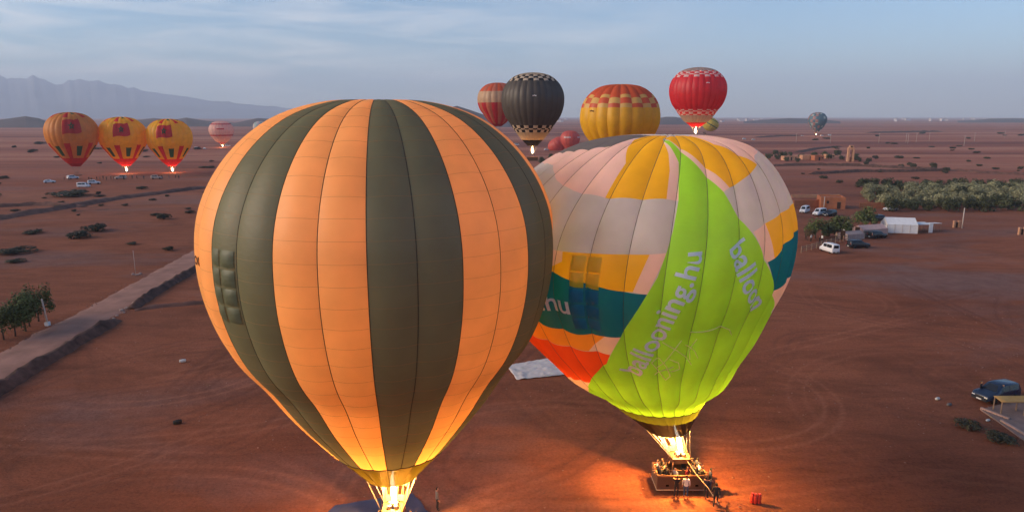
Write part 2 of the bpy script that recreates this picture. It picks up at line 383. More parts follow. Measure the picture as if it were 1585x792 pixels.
# hills and mountains
def ridge(name, px_profile, depth, back, mtl, seed, rough=0.12, nrow=14, base_y=None):
    xs = np.array([p[0] for p in px_profile]); ys = np.array([p[1] for p in px_profile])
    n = 600 if rough >= .1 else 180; X = np.linspace(xs[0], xs[-1], n); Y = np.interp(X, xs, ys)
    m = MB(); zz = np.array([max(at_depth(x, y, depth).z, -1) for x, y in zip(X, Y)])
    wx = np.array([at_depth(x, 200, depth).x for x in X])
    for j in range(nrow):
        t = j / (nrow - 1); pk = round(.55 * (nrow - 1)) / (nrow - 1); dy = (t - pk) / (1 - pk) * back
        env = max(0.0, 1 - abs(t - pk) / (pk if t < pk else 1 - pk)) ** 1.15
        nn = (1 - np.abs(2 * fbm(wx / (back * .30) + 7, np.full(n, dy / (back * .30)) + seed, 5, seed) - 1)) - 0.75 if rough >= .1 else fbm(wx / (back * .35) + 7, np.full(n, dy / (back * .35)) + seed, 5, seed) - 0.5
        if rough >= .1: nn = nn + .35 * (fbm(wx / 180, np.full(n, dy / 180) + seed, 4, seed + 3) - .5)
        z = zz * env * (1 + nn * rough * 4 * (1 - env) * 1.3) + nn * zz.max() * rough * env
        if j in (0, nrow - 1): z = np.full(n, -3.0)
        z = np.maximum(z, -3)
        z[0] = z[-1] = -3
        for i in range(n): m.v.append((wx[i] * (depth + dy) / depth, depth + dy, float(z[i])))
    for j in range(nrow - 1):
        for i in range(n - 1): m.f.append((j * n + i, j * n + i + 1, (j + 1) * n + i + 1, (j + 1) * n + i)); m.m.append(0)
    return tag(m.build(name, mtl, smooth=True), kind='structure')
M_HILL = mat('dark_hill_rock', (0.085, 0.055, 0.05), 1.0, 0.35, 0.004)
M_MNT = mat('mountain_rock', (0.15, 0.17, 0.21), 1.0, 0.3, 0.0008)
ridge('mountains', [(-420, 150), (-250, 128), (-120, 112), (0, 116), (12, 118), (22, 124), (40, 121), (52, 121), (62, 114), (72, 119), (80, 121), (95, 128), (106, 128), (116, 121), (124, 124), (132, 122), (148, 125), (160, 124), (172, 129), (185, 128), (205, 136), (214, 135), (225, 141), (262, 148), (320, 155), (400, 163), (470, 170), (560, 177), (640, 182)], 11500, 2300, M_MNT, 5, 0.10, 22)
ridge('hill', [(-60, 190), (-10, 187), (20, 183), (42, 180), (62, 183), (80, 190)], 1900, 220, M_HILL, 11, 0.06)
ridge('hill', [(190, 191), (215, 186), (240, 183), (268, 186), (290, 182), (320, 187), (365, 190), (400, 183), (440, 185), (500, 192)], 2100, 240, M_HILL, 12, 0.06)
ridge('hill', [(655, 192), (690, 168), (708, 164), (726, 170), (750, 178), (790, 188)], 2000, 240, M_HILL, 13, 0.05)
ridge('hill', [(985, 189), (1010, 184), (1030, 181), (1045, 181), (1070, 186), (1090, 189)], 2600, 260, M_HILL, 14, 0.06)
ridge('hill', [(1150, 188), (1190, 185), (1220, 183), (1260, 184), (1300, 188)], 2900, 260, M_HILL, 15, 0.06)
ridge('hill', [(1480, 187), (1530, 184), (1570, 183), (1640, 187)], 3300, 300, M_HILL, 16, 0.06)

# ------------------------------------------------------------------ air haze
hb = MB().box((0, 2000, 498), (29400, 33400, 1000))
HAZE = bpy.data.materials.new('haze_air'); HAZE.use_nodes = True; ht = HAZE.node_tree; ht.nodes.clear()
ho = ht.nodes.new('ShaderNodeOutputMaterial'); hv = ht.nodes.new('ShaderNodeVolumePrincipled')
hv.inputs['Color'].default_value = (0.68, 0.83, 1.0, 1); hv.inputs['Density'].default_value = 0.00013; hv.inputs['Anisotropy'].default_value = 0.0
ht.links.new(hv.outputs[0], ho.inputs['Volume'])
tag(hb.build('haze', HAZE), kind='stuff')

# ------------------------------------------------------------------ balloons: profiles and surface
PHK = np.radians([-75, -60, -45, -30, -15, 0, 15, 30, 45, 60, 75, 90])
def pchip(xk, yk, x):
    xk = np.asarray(xk, float); yk = np.asarray(yk, float); h = np.diff(xk); dl = np.diff(yk) / h; m = np.zeros(len(xk))
    for i in range(1, len(xk) - 1): m[i] = (dl[i - 1] * h[i] + dl[i] * h[i - 1]) / (h[i] + h[i - 1])
    m[0] = dl[0]; m[-1] = 0
    i = np.clip(np.searchsorted(xk, x) - 1, 0, len(xk) - 2); t = np.clip((x - xk[i]) / h[i], 0, 1)
    return (1 + 2 * t) * (1 - t) ** 2 * yk[i] + t * (1 - t) ** 2 * h[i] * m[i] + t * t * (3 - 2 * t) * yk[i + 1] + t * t * (t - 1) * h[i] * m[i + 1]

class Envelope:
    """surface of revolution with bulging gores, in coordinates local to the balloon's base on the ground"""
    def __init__(s, rho, zc, mouth, zcut, n, th0, bulge, lean=(0, 0), dent=0.0):
        ph = np.linspace(R_(-76), math.pi / 2, 700); Rr = pchip(PHK, rho, ph)
        r = Rr * np.cos(ph); z = zc + Rr * np.sin(ph); k = z >= zcut
        r = np.concatenate([np.linspace(mouth[0], r[k][0], 50)[:-1], r[k]]); z = np.concatenate([np.linspace(mouth[1], z[k][0], 50)[:-1], z[k]])
        ss = np.concatenate([[0], np.cumsum(np.hypot(np.diff(r), np.diff(z)))])
        s.L = ss[-1]; s.vk = ss / ss[-1]; s.rk = np.maximum(r, 0.0); s.zk = z; s.n = n; s.th0 = R_(th0); s.bulge = bulge; s.lean = lean; s.dent = dent
        s.dth = 2 * math.pi / n
    def r(s, v): return np.interp(v, s.vk, s.rk)
    def z(s, v): return np.interp(v, s.vk, s.zk)
    def cx(s, z):
        h = (z - 3) / 12; return s.lean[0] * h + s.lean[1] * h * h
    def base(s, th, v, b):
        r = s.r(v); z = s.z(v)
        dr = (s.r(np.minimum(v + 1e-3, 1)) - s.r(np.maximum(v - 1e-3, 0))); dz = (s.z(np.minimum(v + 1e-3, 1)) - s.z(np.maximum(v - 1e-3, 0)))
        l = np.hypot(dr, dz) + 1e-9; nr, nz_ = dz / l, -dr / l
        r2 = r + nr * b; z2 = z + nz_ * b
        if s.dent: z2 = z2 - s.dent * np.exp(-(r / 2.0) ** 2)
        return np.stack([s.cx(z) + r2 * np.sin(th), -r2 * np.cos(th), z2], -1)
    def P(s, th, v, off=0.0):
        """th (radians, 0 towards the camera side), v 0..1 mouth to crown"""
        th = np.asarray(th, float); v = np.asarray(v, float)
        u = ((th - s.th0) / s.dth) % 1.0
        b = s.bulge * s.r(v) * s.dth * 4 * u * (1 - u) * np.clip(v / 0.12, 0, 1)
        return s.base(th, v, b + off)
    def normal(s, th, v, u_dir):
        # derivative taken towards the inside of the gore so that seams stay creased
        e = 0.01 * s.dth; th2 = th + e * u_dir
        p = s.P(th, v); a = (s.P(th2, v) - p) * u_dir[..., None]; b = s.P(th, np.minimum(v + 1e-3, 1)) - s.P(th, np.maximum(v - 1e-3, 0))
        n = np.cross(a, b); l = np.linalg.norm(n, axis=-1, keepdims=True); return n / np.maximum(l, 1e-12)

def patch_mesh(env, name, i, v0, v1, cols, rows, mtl):
    u = np.linspace(0, 1, cols + 1); v = np.linspace(v0, v1, rows + 1); U, V = np.meshgrid(u, v)
    eps = 1e-5; TH = env.th0 + (i + np.clip(U, eps, 1 - eps)) * env.dth
    p = env.P(TH, V); me = bpy.data.meshes.new(name)
    nrm = env.normal(TH, V, np.where(U > 0.5, -1.0, 1.0))
    w = cols + 1; idx = np.arange(w * (rows + 1)).reshape(rows + 1, w)
    q = np.stack([idx[:-1, :-1], idx[:-1, 1:], idx[1:, 1:], idx[1:, :-1]], -1).reshape(-1, 4)
    me.from_pydata(p.reshape(-1, 3).tolist(), [], q.tolist()); me.materials.append(mtl)
    me.polygons.foreach_set('use_smooth', [True] * len(q)); me.update()
    me.normals_split_custom_set_from_vertices([tuple(k) for k in nrm.reshape(-1, 3)])
    return me

def strip_on(env, th, v, w, off):
    """thin tape following a line (th[], v[]) on the envelope"""
    m = MB(); p = env.P(th, v, off); n = len(p)
    t = np.gradient(p, axis=0); nr = p - np.stack([env.cx(env.z(v)), 0 * v, env.z(v) - 1], -1)
    s = np.cross(t, nr); s /= np.maximum(np.linalg.norm(s, axis=1, keepdims=True), 1e-9)
    t2 = np.cross(s, t); t2 /= np.maximum(np.linalg.norm(t2, axis=1, keepdims=True), 1e-9)
    for k in range(n):
        for a, b in ((-w, -w * .6), (0, w * .5), (w, -w * .6)): m.v.append(tuple(p[k] + s[k] * a - t2[k] * b * -1))
    for k in range(n - 1):
        for j in range(2): m.f.append((k * 3 + j, k * 3 + j + 1, k * 3 + j + 4, k * 3 + j + 3)); m.m.append(0)
    return m

def text_on(env, txt, size, path, name, mtl, parent, off=0.035, cut=0.14, align='LEFT', bold=0.03, start=0.0):
    """lettering laid on the cloth along path [(th deg, v)]; letters stand to the left of the running direction"""
    cu = bpy.data.curves.new('t', 'FONT'); cu.body = txt; cu.size = size; cu.offset = bold; cu.resolution_u = 4
    ob = bpy.data.objects.new('t', cu); COL.objects.link(ob)
    dg = bpy.context.evaluated_depsgraph_get(); me = bpy.data.meshes.new_from_object(ob.evaluated_get(dg))
    bpy.data.objects.remove(ob); bm = bmesh.new(); bm.from_mesh(me); bpy.data.meshes.remove(me)
    xs = [v.co.x for v in bm.verts]; ys = [v.co.y for v in bm.verts]
    for a, lo, hi in ((0, min(xs), max(xs)), (1, min(ys), max(ys))):
        k = lo + cut
        while k < hi:
            co_ = Vector((k, 0, 0)) if a == 0 else Vector((0, k, 0)); no = Vector((1, 0, 0)) if a == 0 else Vector((0, 1, 0))
            bmesh.ops.bisect_plane(bm, geom=bm.verts[:] + bm.edges[:] + bm.faces[:], plane_co=co_, plane_no=no, dist=1e-5); k += cut
    th = np.radians([p[0] for p in path]); vv = np.array([p[1] for p in path])
    n = 400; tt = np.linspace(0, len(path) - 1, n); th = np.interp(tt, range(len(path)), th); vv = np.interp(tt, range(len(path)), vv)
    for _ in range(40):
        th[1:-1] = (th[:-2] + th[1:-1] * 2 + th[2:]) / 4; vv[1:-1] = (vv[:-2] + vv[1:-1] * 2 + vv[2:]) / 4
    rr = env.r(vv); da = np.gradient(th) * rr; ds = np.gradient(vv) * env.L; l = np.hypot(da, ds); arc = np.concatenate([[0], np.cumsum(l[1:])])
    W_ = max(xs); x0 = start if align == 'LEFT' else arc[-1] - W_
    X = np.array([v.co.x for v in bm.verts]) + x0; Y = np.array([v.co.y for v in bm.verts])
    T = np.interp(X, arc, th); V = np.interp(X, arc, vv); A = np.interp(X, arc, da / l); B = np.interp(X, arc, ds / l); Rr = env.r(V)
    over = X - np.clip(X, arc[0], arc[-1])
    T = T + (over * A + Y * -B) / Rr; V = V + (over * B + Y * A) / env.L
    p = env.P(T, np.clip(V, 0, 1), off)
    for v, q in zip(bm.verts, p): v.co = q
    me = bpy.data.meshes.new(name); bm.to_mesh(me); bm.free(); me.materials.append(mtl)
    return link(name, me, parent)

def in_poly(x, y, poly):
    c = False; n = len(poly)
    for i in range(n):
        x1, y1 = poly[i]; x2, y2 = poly[i - 1]
        if (y1 > y) != (y2 > y) and x < (x2 - x1) * (y - y1) / (y2 - y1) + x1: c = not c
    return c

# shared materials
M_TAPE = mat('load_tape', (0.05, 0.035, 0.025), 0.8)
M_CABLE = mat('steel_cable', (0.18, 0.16, 0.15), 0.5, metal=0.6)
M_WICKER = None
def wicker():
    m = bpy.data.materials.new('wicker'); m.use_nodes = True; t = m.node_tree; nd = t.nodes; b = nd['Principled BSDF']; b.inputs['Roughness'].default_value = 0.7
    c = nd.new('ShaderNodeTexCoord'); w1 = nd.new('ShaderNodeTexWave'); w1.bands_direction = 'Z'; w1.inputs['Scale'].default_value = 5.5; w1.inputs['Distortion'].default_value = 1.2
    w2 = nd.new('ShaderNodeTexChecker'); w2.inputs['Scale'].default_value = 16
    r = nd.new('ShaderNodeValToRGB'); r.color_ramp.elements[0].color = (0.045, 0.022, 0.010, 1); r.color_ramp.elements[1].color = (0.17, 0.085, 0.04, 1)
    mx = nd.new('ShaderNodeMath'); mx.operation = 'MULTIPLY_ADD'; mx.inputs[1].default_value = 0.3
    t.links.new(c.outputs['Object'], w1.inputs['Vector']); t.links.new(c.outputs['Object'], w2.inputs['Vector'])
    t.links.new(w2.outputs['Fac'], mx.inputs[0]); t.links.new(w1.outputs['Fac'], mx.inputs[2]); t.links.new(mx.outputs[0], r.inputs['Fac'])
    t.links.new(r.outputs['Color'], b.inputs['Base Color']); bp = nd.new('ShaderNodeBump'); bp.inputs['Strength'].default_value = 0.7; bp.inputs['Distance'].default_value = 0.03
    t.links.new(mx.outputs[0], bp.inputs['Height']); t.links.new(bp.outputs[0], b.inputs['Normal']); return m
M_WICKER = wicker()
M_LEATHER = mat('brown_leather', (0.16, 0.075, 0.035), 0.55, bump=0.2)
M_STEEL = mat('burner_steel', (0.42, 0.40, 0.38), 0.35, metal=0.9)
M_DARKM = mat('dark_metal', (0.05, 0.045, 0.045), 0.5, metal=0.4)
M_CREAM = fabric('cream_nomex', (0.30, 0.20, 0.075), 0.3)
M_ORNX = fabric('orange_nomex', (0.06, 0.023, 0.003), 0.3); M_CREAM2 = fabric('pale_nomex', (0.10, 0.065, 0.028), 0.3)
M_WIN = mat('dark_mesh_window', (0.008, 0.004, 0.003), 1.0, spec=0.0)
FL_CORE = flame_mat('flame_core', (1.0, 0.90, 0.72), 26.0, 0.36)
FL_OUT = flame_mat('flame_outer', (1.0, 0.45, 0.06), 3.0, 0.14)

def flame(parent, base, h, r, energy, lean=0.0, lampz=0.55, col=(1.0, 0.43, 0.09), lrad=0.35, low=1.4):
    rr = random.Random(int(energy) + 3)
    def body(hh, r0, n=14):
        m = MB(); prof = []
        for k in range(n + 1):
            t = k / n; rad = r0 * (0.35 + 1.0 * math.sin(math.pi * min(1, t * 1.05) ** 0.55)) * (1 - t ** 2.2) + 0.01
            prof.append((rad, t * hh))
        m.lathe(prof, 12)
        m.v = [(x * (1 + 0.18 * math.sin(z * 5 + x * 9)) + lean * z * z / hh + 0.05 * math.sin(z * 3.1), y * (1 + 0.18 * math.cos(z * 4)), z) for x, y, z in m.v]
        return m
    o = body(h, r).build('flame', FL_OUT, parent, True); o.location = base
    c = body(h * 0.62, r * 0.55).build('flame_core', FL_CORE, o, True); c.location = (0, 0, 0.02)
    for hz, en, rad in ((0.27, energy * low, 0.16), (lampz, energy, lrad)):      # the flame lights low at the nozzle and high in the envelope
        if en <= 0: continue
        ld = bpy.data.lights.new('burner_light', 'POINT'); ld.energy = en; ld.color = col; ld.shadow_soft_size = rad
        lo = bpy.data.objects.new('burner_light', ld); COL.objects.link(lo); lo.parent = parent; lo.location = (base[0] + lean * hz, base[1], base[2] + h * hz)
    return lo

def basket(parent, L=3.4, Wd=1.7, H=1.15, off=(0, 0)):
    x0, y0 = off
    m = MB()
    for (cx, cy, dx, dy) in ((0, -Wd / 2, L, 0.07), (0, Wd / 2, L, 0.07), (-L / 2, 0, 0.07, Wd), (L / 2, 0, 0.07, Wd)):
        m.box((cx + x0, cy + y0, 0.12 + H / 2), (dx + (0.07 if dx > dy else 0), dy - (0.07 if dy > dx else 0), H))
    m.box((x0, y0, 0.14), (L - .07, Wd - .07, 0.06))
    b = m.build('basket', M_WICKER, parent)
    r = MB(); c = [(-L / 2, -Wd / 2), (L / 2, -Wd / 2), (L / 2, Wd / 2), (-L / 2, Wd / 2), (-L / 2, -Wd / 2)]
    for a, b_ in zip(c[:-1], c[1:]): r.tube([(a[0] + x0, a[1] + y0, H + 0.14), (b_[0] + x0, b_[1] + y0, H + 0.14)], 0.085, 8)
    r.build('padded_rim', M_LEATHER, b, True)
    for k in (-1, 1):
        MB().box((x0 + k * L * .22, y0, 0.12 + H * .5), (0.05, Wd - .08, H - .05)).build('divider', M_WICKER, b)
    MB().box((x0, y0, 0.12 + H * .5 + .01), (L * .44 - .06, 0.05, H - .08)).build('divider', M_WICKER, b)
    for k in (-1, 1): MB().box((x0, y0 + k * Wd * .36, 0.06), (L + .1, 0.10, 0.12)).build('skid', M_LEATHER, b)
    t = MB()
    for z in (0.2,): 
        for a, b_ in zip(c[:-1], c[1:]): t.tube([(a[0] * 1.02 + x0, a[1] * 1.03 + y0, z), (b_[0] * 1.02 + x0, b_[1] * 1.03 + y0, z)], 0.045, 6)
    t.build('base_trim', mat('hide_trim', (0.42, 0.30, 0.20), 0.7), b, True)
    for sx in (-1, 1):
        for k in (-.3, .3): MB().box((x0 + k * L, y0 - sx * (Wd / 2 + .042), 0.55), (0.22, 0.02, 0.14)).build('foot_hole', M_WIN, b)
    return b

def burner_rig(parent, off, bz=2.35, fw=1.25, fd=1.0, bL=3.4, bW=1.7, cover=M_CREAM):
    x0, y0 = off
    fr = MB(); c = [(-fw / 2, -fd / 2), (fw / 2, -fd / 2), (fw / 2, fd / 2), (-fw / 2, fd / 2), (-fw / 2, -fd / 2)]
    for a, b_ in zip(c[:-1], c[1:]): fr.tube([(a[0] + x0, a[1] + y0, bz), (b_[0] + x0, b_[1] + y0, bz)], 0.035, 6)
    f = fr.build('burner_frame', M_STEEL, parent, True)
    for sx in (-1, 1):
        for sy in (-1, 1):
            MB().tube([(x0 + sx * bL * .22, y0 + sy * (bW / 2 - .05), 1.2), (x0 + sx * fw / 2, y0 + sy * fd / 2, bz)], 0.035, 6).build('upright', M_LEATHER, parent, True)
    for sx in (-1, 1):
        for sy in (-1, 1):
            b = MB().lathe([(0.10, bz - .12), (0.14, bz - .05), (0.15, bz + .12), (0.16, bz + .30), (0.13, bz + .34)], 10, c=(x0 + sx * .22, y0 + sy * .2, 0)).build('burner_can', M_STEEL, f, True)
            cm = MB(); cm.tube([(x0 + sx * .22 + .15 * math.cos(a), y0 + sy * .2 + .15 * math.sin(a), bz + .14 + .006 * q) for q, a in enumerate(np.linspace(0, 12.5, 26))], 0.014, 4)
            cm.build('fuel_coil', M_DARKM, f, True)
    return f

def scoop(parent, env, off, bz, fw, fd, mtl_top, mtl_low, arc=(138, 222), n=12, windows=(1, 2, 4.6)):
    """heat-proof cloth that hangs from the back of the mouth to the burner frame"""
    x0, y0 = off; th = np.radians(np.linspace(arc[0], arc[1], n + 1))
    top = env.P(th, np.full(n + 1, 0.004)); bx_ = np.linspace(fw / 2 + .12, -fw / 2 - .12, n + 1)
    low = np.stack([x0 + bx_, y0 + fd / 2 + .12 + .10 * np.cos(np.linspace(-1.4, 1.4, n + 1)), np.full(n + 1, bz + .02)], -1)
    rows = 8; m = MB()
    for j in range(rows + 1):
        t = j / rows
        for k in range(n + 1):
            p = top[k] * (1 - t) + low[k] * t; bl = 0.16 * math.sin(math.pi * t)
            m.v.append((p[0], p[1] + bl, p[2]))
    for j in range(rows):
        for k in range(n):
            m.f.append((j * (n + 1) + k, j * (n + 1) + k + 1, (j + 1) * (n + 1) + k + 1, (j + 1) * (n + 1) + k)); m.m.append(0 if j < 5 else 1)
    s = m.build('scoop', [mtl_top, mtl_low], parent, True)
    V = [Vector(q) for q in m.v]
    for w in windows:
        k0 = int(n * (w - .5) / 6) ; k1 = k0 + 2; q = [V[5 * (n + 1) + k0], V[5 * (n + 1) + k1], V[7 * (n + 1) + k1], V[7 * (n + 1) + k0]]
        cen = sum(q, Vector()) / 4
        wm = MB(); front = [cen + (p - cen) * .82 + Vector((0, -.035, .02)) for p in q]; backp = [p + Vector((0, .012, 0)) for p in front]
        wm.add(front + backp, [(0, 1, 2, 3), (7, 6, 5, 4), (0, 4, 5, 1), (1, 5, 6, 2), (2, 6, 7, 3), (3, 7, 4, 0)])
        wm.build('window', M_WIN, s)
    return s
def frame_cover(parent, off, bz, fw, fd, mtl):
    x0, y0 = off; m = MB()
    a, b = (fw / 2 + .06, fd / 2 + .06), (fw / 2 - .22, fd / 2 - .22); nb = 0
    for (sx, sy) in ((-1, -1), (1, -1), (1, 1), (-1, 1)):
        m.v += [(x0 + sx * a[0], y0 + sy * a[1], bz - .30), (x0 + sx * a[0], y0 + sy * a[1], bz + .06), (x0 + sx * b[0], y0 + sy * b[1], bz + .10)]
    for k in range(4):
        k2 = (k + 1) % 4
        for j in range(2): m.f.append((k * 3 + j, k2 * 3 + j, k2 * 3 + j + 1, k * 3 + j + 1)); m.m.append(0)
    return m.build('frame_cover', mtl, parent)
def rigging(parent, env, off, bz, fw, fd, n=12, r=0.018, mtl=None):
    x0, y0 = off
    for k in range(n):
        th = 2 * math.pi * (k + .5) / n; p = env.P(np.array([th]), np.array([0.002]))[0]
        sx = 1 if math.sin(th) > 0 else -1; sy = -1 if math.cos(th) > 0 else 1
        MB().tube([p, (x0 + sx * fw / 2, y0 + sy * fd / 2, bz)], r, 4).build('cable', mtl or M_CABLE, parent)

# ------------------------------------------------------------------ the striped balloon
BLX, BLY = -7.64, 39.79
ORANGE = fabric('orange_cloth', (0.86, 0.46, 0.165), 0.36)
OLIVE = fabric('olive_cloth', (0.142, 0.152, 0.085), 0.16)
SKIRT_O = fabric('olive_skirt_cloth', (0.045, 0.039, 0.005), 0.45, see=0.07)
EL = Envelope([10.66, 9.37, 8.69, 8.48, 8.98, 9.58, 10.34, 11.16, 11.64, 11.84, 11.67, 11.58], 16.5, (1.65, 4.9), 7.0, 28, 6.6, 0.072, dent=0.25)
bal = empty('hot_air_balloon', (BLX, BLY, 0))
tag(bal, 'huge orange and olive striped balloon with its burner lit', 'hot air balloon')
V_SK = 2.85 / EL.L
def stripe(i): return OLIVE if (i // 2) % 2 == 0 else ORANGE
vs_mid = np.concatenate([[V_SK], np.linspace(0.155, 0.885, 24)])
for i in range(28):
    a = (math.degrees(EL.th0 + (i + .5) * EL.dth) + 180) % 360 - 180; mt = stripe(i)
    if abs(a) < 74:
        g = link('gore', patch_mesh(EL, 'gore', i, 0.885, 0.999, 8, 10, mt), bal)
        for k in range(len(vs_mid) - 1):
            link('panel', patch_mesh(EL, 'panel', i, vs_mid[k], vs_mid[k + 1], 8, 4, mt), g)
    else:
        link('gore', patch_mesh(EL, 'gore', i, V_SK, 0.999, 8, 56, mt), bal)
    vv = np.linspace(V_SK, 0.995, 70); th = np.full(70, EL.th0 + i * EL.dth)
    strip_on(EL, th, vv, 0.022, 0.012).build('load_tape', M_TAPE, bal)
    link('skirt_panel', patch_mesh(EL, 'skirt_panel', i, 0.0, V_SK, 4, 6, SKIRT_O), bal)
    if i % 2 == 0: strip_on(EL, np.full(12, EL.th0 + i * EL.dth), np.linspace(0.0, V_SK, 12), 0.016, 0.010).build('skirt_tape', M_TAPE, bal)
# horizontal seams of the cloth
for k in range(1, len(vs_mid) - 1):
    th = np.linspace(-1.35, 1.35, 28 * 6) ; strip_on(EL, th, np.full(len(th), vs_mid[k]), 0.005, 0.004).build('seam', mat('seam_thread', (0.34, 0.19, 0.08), 0.9), bal)
strip_on(EL, np.linspace(-math.pi, math.pi, 200), np.full(200, V_SK), 0.035, 0.014).build('mouth_tape', M_TAPE, bal)
# turning vent: puckered flaps in the first olive stripe
vi = [i for i in range(28) if abs((math.degrees(EL.th0 + (i + .5) * EL.dth) + 180) % 360 - 180 + 38.4) < 5][0]
for c in range(2):
    for r_ in range(4):
        u0, u1 = 0.05 + c * .46, 0.05 + c * .46 + .43; v0 = 0.462 + (3 - r_) * .029 + 0.002; v1 = v0 + .026
        uu, vvv = np.meshgrid(np.linspace(u0, u1, 7), np.linspace(v0, v1, 7)); TH = EL.th0 + (vi + uu) * EL.dth
        s = (uu - u0) / (u1 - u0); t = (vvv - v0) / (v1 - v0)
        offs = -0.02 + 0.11 * np.sqrt(np.clip(np.sin(np.pi * s) * np.sin(np.pi * t), 0, 1)) + 0.05 * s
        p = EL.P(TH, vvv, 0).reshape(-1, 3) ; p = np.array([EL.P(np.array([a]), np.array([b]), o)[0] for a, b, o in zip(TH.ravel(), vvv.ravel(), offs.ravel())])
        m = MB(); m.v = [tuple(q) for q in p]
        for j in range(6):
            for k in range(6): m.f.append((j * 7 + k, j * 7 + k + 1, j * 7 + k + 8, j * 7 + k + 7)); m.m.append(0)
        m.build('vent_flap', OLIVE, bal, True)
text_on(EL, 'OO', 0.62, [(-62, 0.535), (-52, 0.535)], 'lettering', mat('dark_print', (0.10, 0.05, 0.02), 0.9), bal)
burner_rig(bal, (0, 0)); frame_cover(bal, (0, 0), 2.35, 1.25, 1.0, M_CREAM); basket(bal)
scoop(bal, EL, (0, 0), 2.40, 1.25, 1.0, M_CREAM, M_CREAM)
rigging(bal, EL, (0, 0), 2.35, 1.25, 1.0)
LAMP_L = flame(bal, (0.05, 0, 2.7), 4.6, 0.22, 4500, lampz=1.0)

# ------------------------------------------------------------------ the patchwork balloon
BRX, BRY = 12.45, 46.6
RC = dict(grey=fabric('grey_cloth', (0.54, 0.56, 0.65), 0.33), pink=fabric('pink_cloth', (0.80, 0.585, 0.60), 0.33), yellow=fabric('amber_cloth', (0.80, 0.47, 0.015), 0.36),
          teal=fabric('teal_cloth', (0.005, 0.16, 0.27), 0.30), orange=fabric('tangerine_cloth', (0.82, 0.32, 0.04), 0.36), red=fabric('vermilion_cloth', (0.78, 0.085, 0.015), 0.36),
          fold_shade=fabric('fold_shade_cloth', (0.17, 0.16, 0.165), 0.2), green=fabric('lime_cloth', (0.30, 0.74, 0.045), 0.36))  # the dark crown grey has the shade of the far-side fold painted in
ER = Envelope([9.01, 7.88, 7.85, 7.77, 8.25, 9.04, 10.43, 11.46, 11.85, 11.94, 11.59, 11.65], 14.5, (1.6, 4.9), 7.0, 30, -0.6, 0.105, (-7.26, 3.25), dent=0.5)
GREEN_L = [(-14.3, .879), (-7.3, .823), (-1.5, .769), (.3, .676), (-.2, .619), (-1.1, .582), (-3, .535), (-5.7, .502), (-13.9, .402), (-22, .326), (-40, .238), (-58, .165)]
GREEN_R = [(57.6, .419), (46, .478), (39.9, .521), (33.6, .567), (26.7, .614), (21.2, .653), (17.5, .69), (11.2, .73), (1.4, .791), (-8, .86)]
PATCH = [
 ('pink', [(-70, .744), (-53, .705), (-40.4, .686), (-26.3, .677), (-26.4, .762), (-40, .869), (-43.5, .88), (-44.5, .852), (-50.5, .815), (-57.5, .804), (-67.3, .796), (-84, .78), (-112, .76), (-112, .735)]),
 ('fold_shade', [(-30, .999), (-26.5, .923), (-35, .904), (-43.5, .88), (-44.5, .852), (-50.5, .815), (-57.5, .804), (-67.3, .796), (-84, .78), (-112, .76), (-186, .76), (-186, .999)]),  # shaded crown fold, drawn as a dark patch instead of modelled
 ('yellow', [(-40, .869), (-40, .95), (-12, .95), (-14.3, .879), (-7.2, .791), (-5, .742), (-4.1, .677), (-26.3, .677), (-26.4, .762)]),
 ('pink', [(-4.1, .677), (.3, .676), (-1.5, .769), (-7.3, .823), (-14.3, .879), (-7.2, .791), (-5, .742)]),
 ('yellow', [(-34, .57), (-6.4, .575), (-9.9, .507), (-12.6, .505), (-28.7, .518), (-39.4, .533), (-37, .541), (-33.5, .552)]),
 ('pink', [(-62, .572), (-34, .57), (-33.5, .552), (-37, .541), (-39.4, .533), (-62, .538)]),
 ('pink', [(-6.4, .575), (-.9, .578), (-5.5, .504), (-9.9, .507)]),
 ('teal', [(-105, .545), (-62, .538), (-39.4, .533), (-28.7, .518), (-20.2, .513), (-12.6, .505), (-5.5, .504), (-13.9, .402), (-30, .399), (-50, .405), (-105, .405)]),
 ('orange', [(-105, .405), (-50, .405), (-30, .399), (-19.5, .404), (-27.8, .357), (-105, .356)]),
 ('pink', [(-19.5, .404), (-13.9, .402), (-19, .356), (-27.8, .357)]),
 ('red', [(-105, .356), (-19, .356), (-22, .326), (-40, .238), (-71, .21), (-105, .21)]),
 ('pink', [(-105, .21), (-71, .21), (-40, .238), (-58, .165), (-105, .1)]),
 ('pink', [(-8, .86), (1.4, .791), (11.2, .73), (17.5, .69), (20.7, .70), (15.2, .733), (8.1, .77), (-3.1, .833)]),
 ('yellow', [(-14, .9), (-3.1, .833), (8.1, .77), (15.2, .733), (20.7, .70), (32.7, .726), (43.8, .752), (34.7, .792), (25.7, .835), (26, .923), (10, .95)]),
 ('pink', [(26, .923), (25.7, .835), (34.7, .792), (43.8, .752), (50, .78), (110, .82), (110, .95), (30, .95)]),
 ('yellow', [(35.8, .622), (46.5, .636), (63, .644), (112, .65), (112, .6), (59.8, .587), (48.6, .576), (39.8, .553)]),
 ('pink', [(28.3, .608), (35.8, .622), (39.8, .553), (37, .548), (33.6, .567)]),
 ('teal', [(37, .548), (39.8, .553), (48.6, .576), (59.8, .587), (112, .6), (112, .5), (54.2, .491), (46, .478), (39.9, .521)]),
 ('pink', [(46, .478), (54.2, .491), (112, .5), (112, .4), (57.6, .419)]),
 ('green', GREEN_L + [(-100, .12), (-180, .12), (-180, .02), (181, .02), (181, .2), (112, .3), (80, .37)] + GREEN_R),
]
balr = empty('hot_air_balloon', (BRX, BRY, 0))
tag(balr, 'patchwork lime, teal, pink and grey balloon with white lettering and crowded basket', 'hot air balloon')
V_SR = 2.9 / ER.L
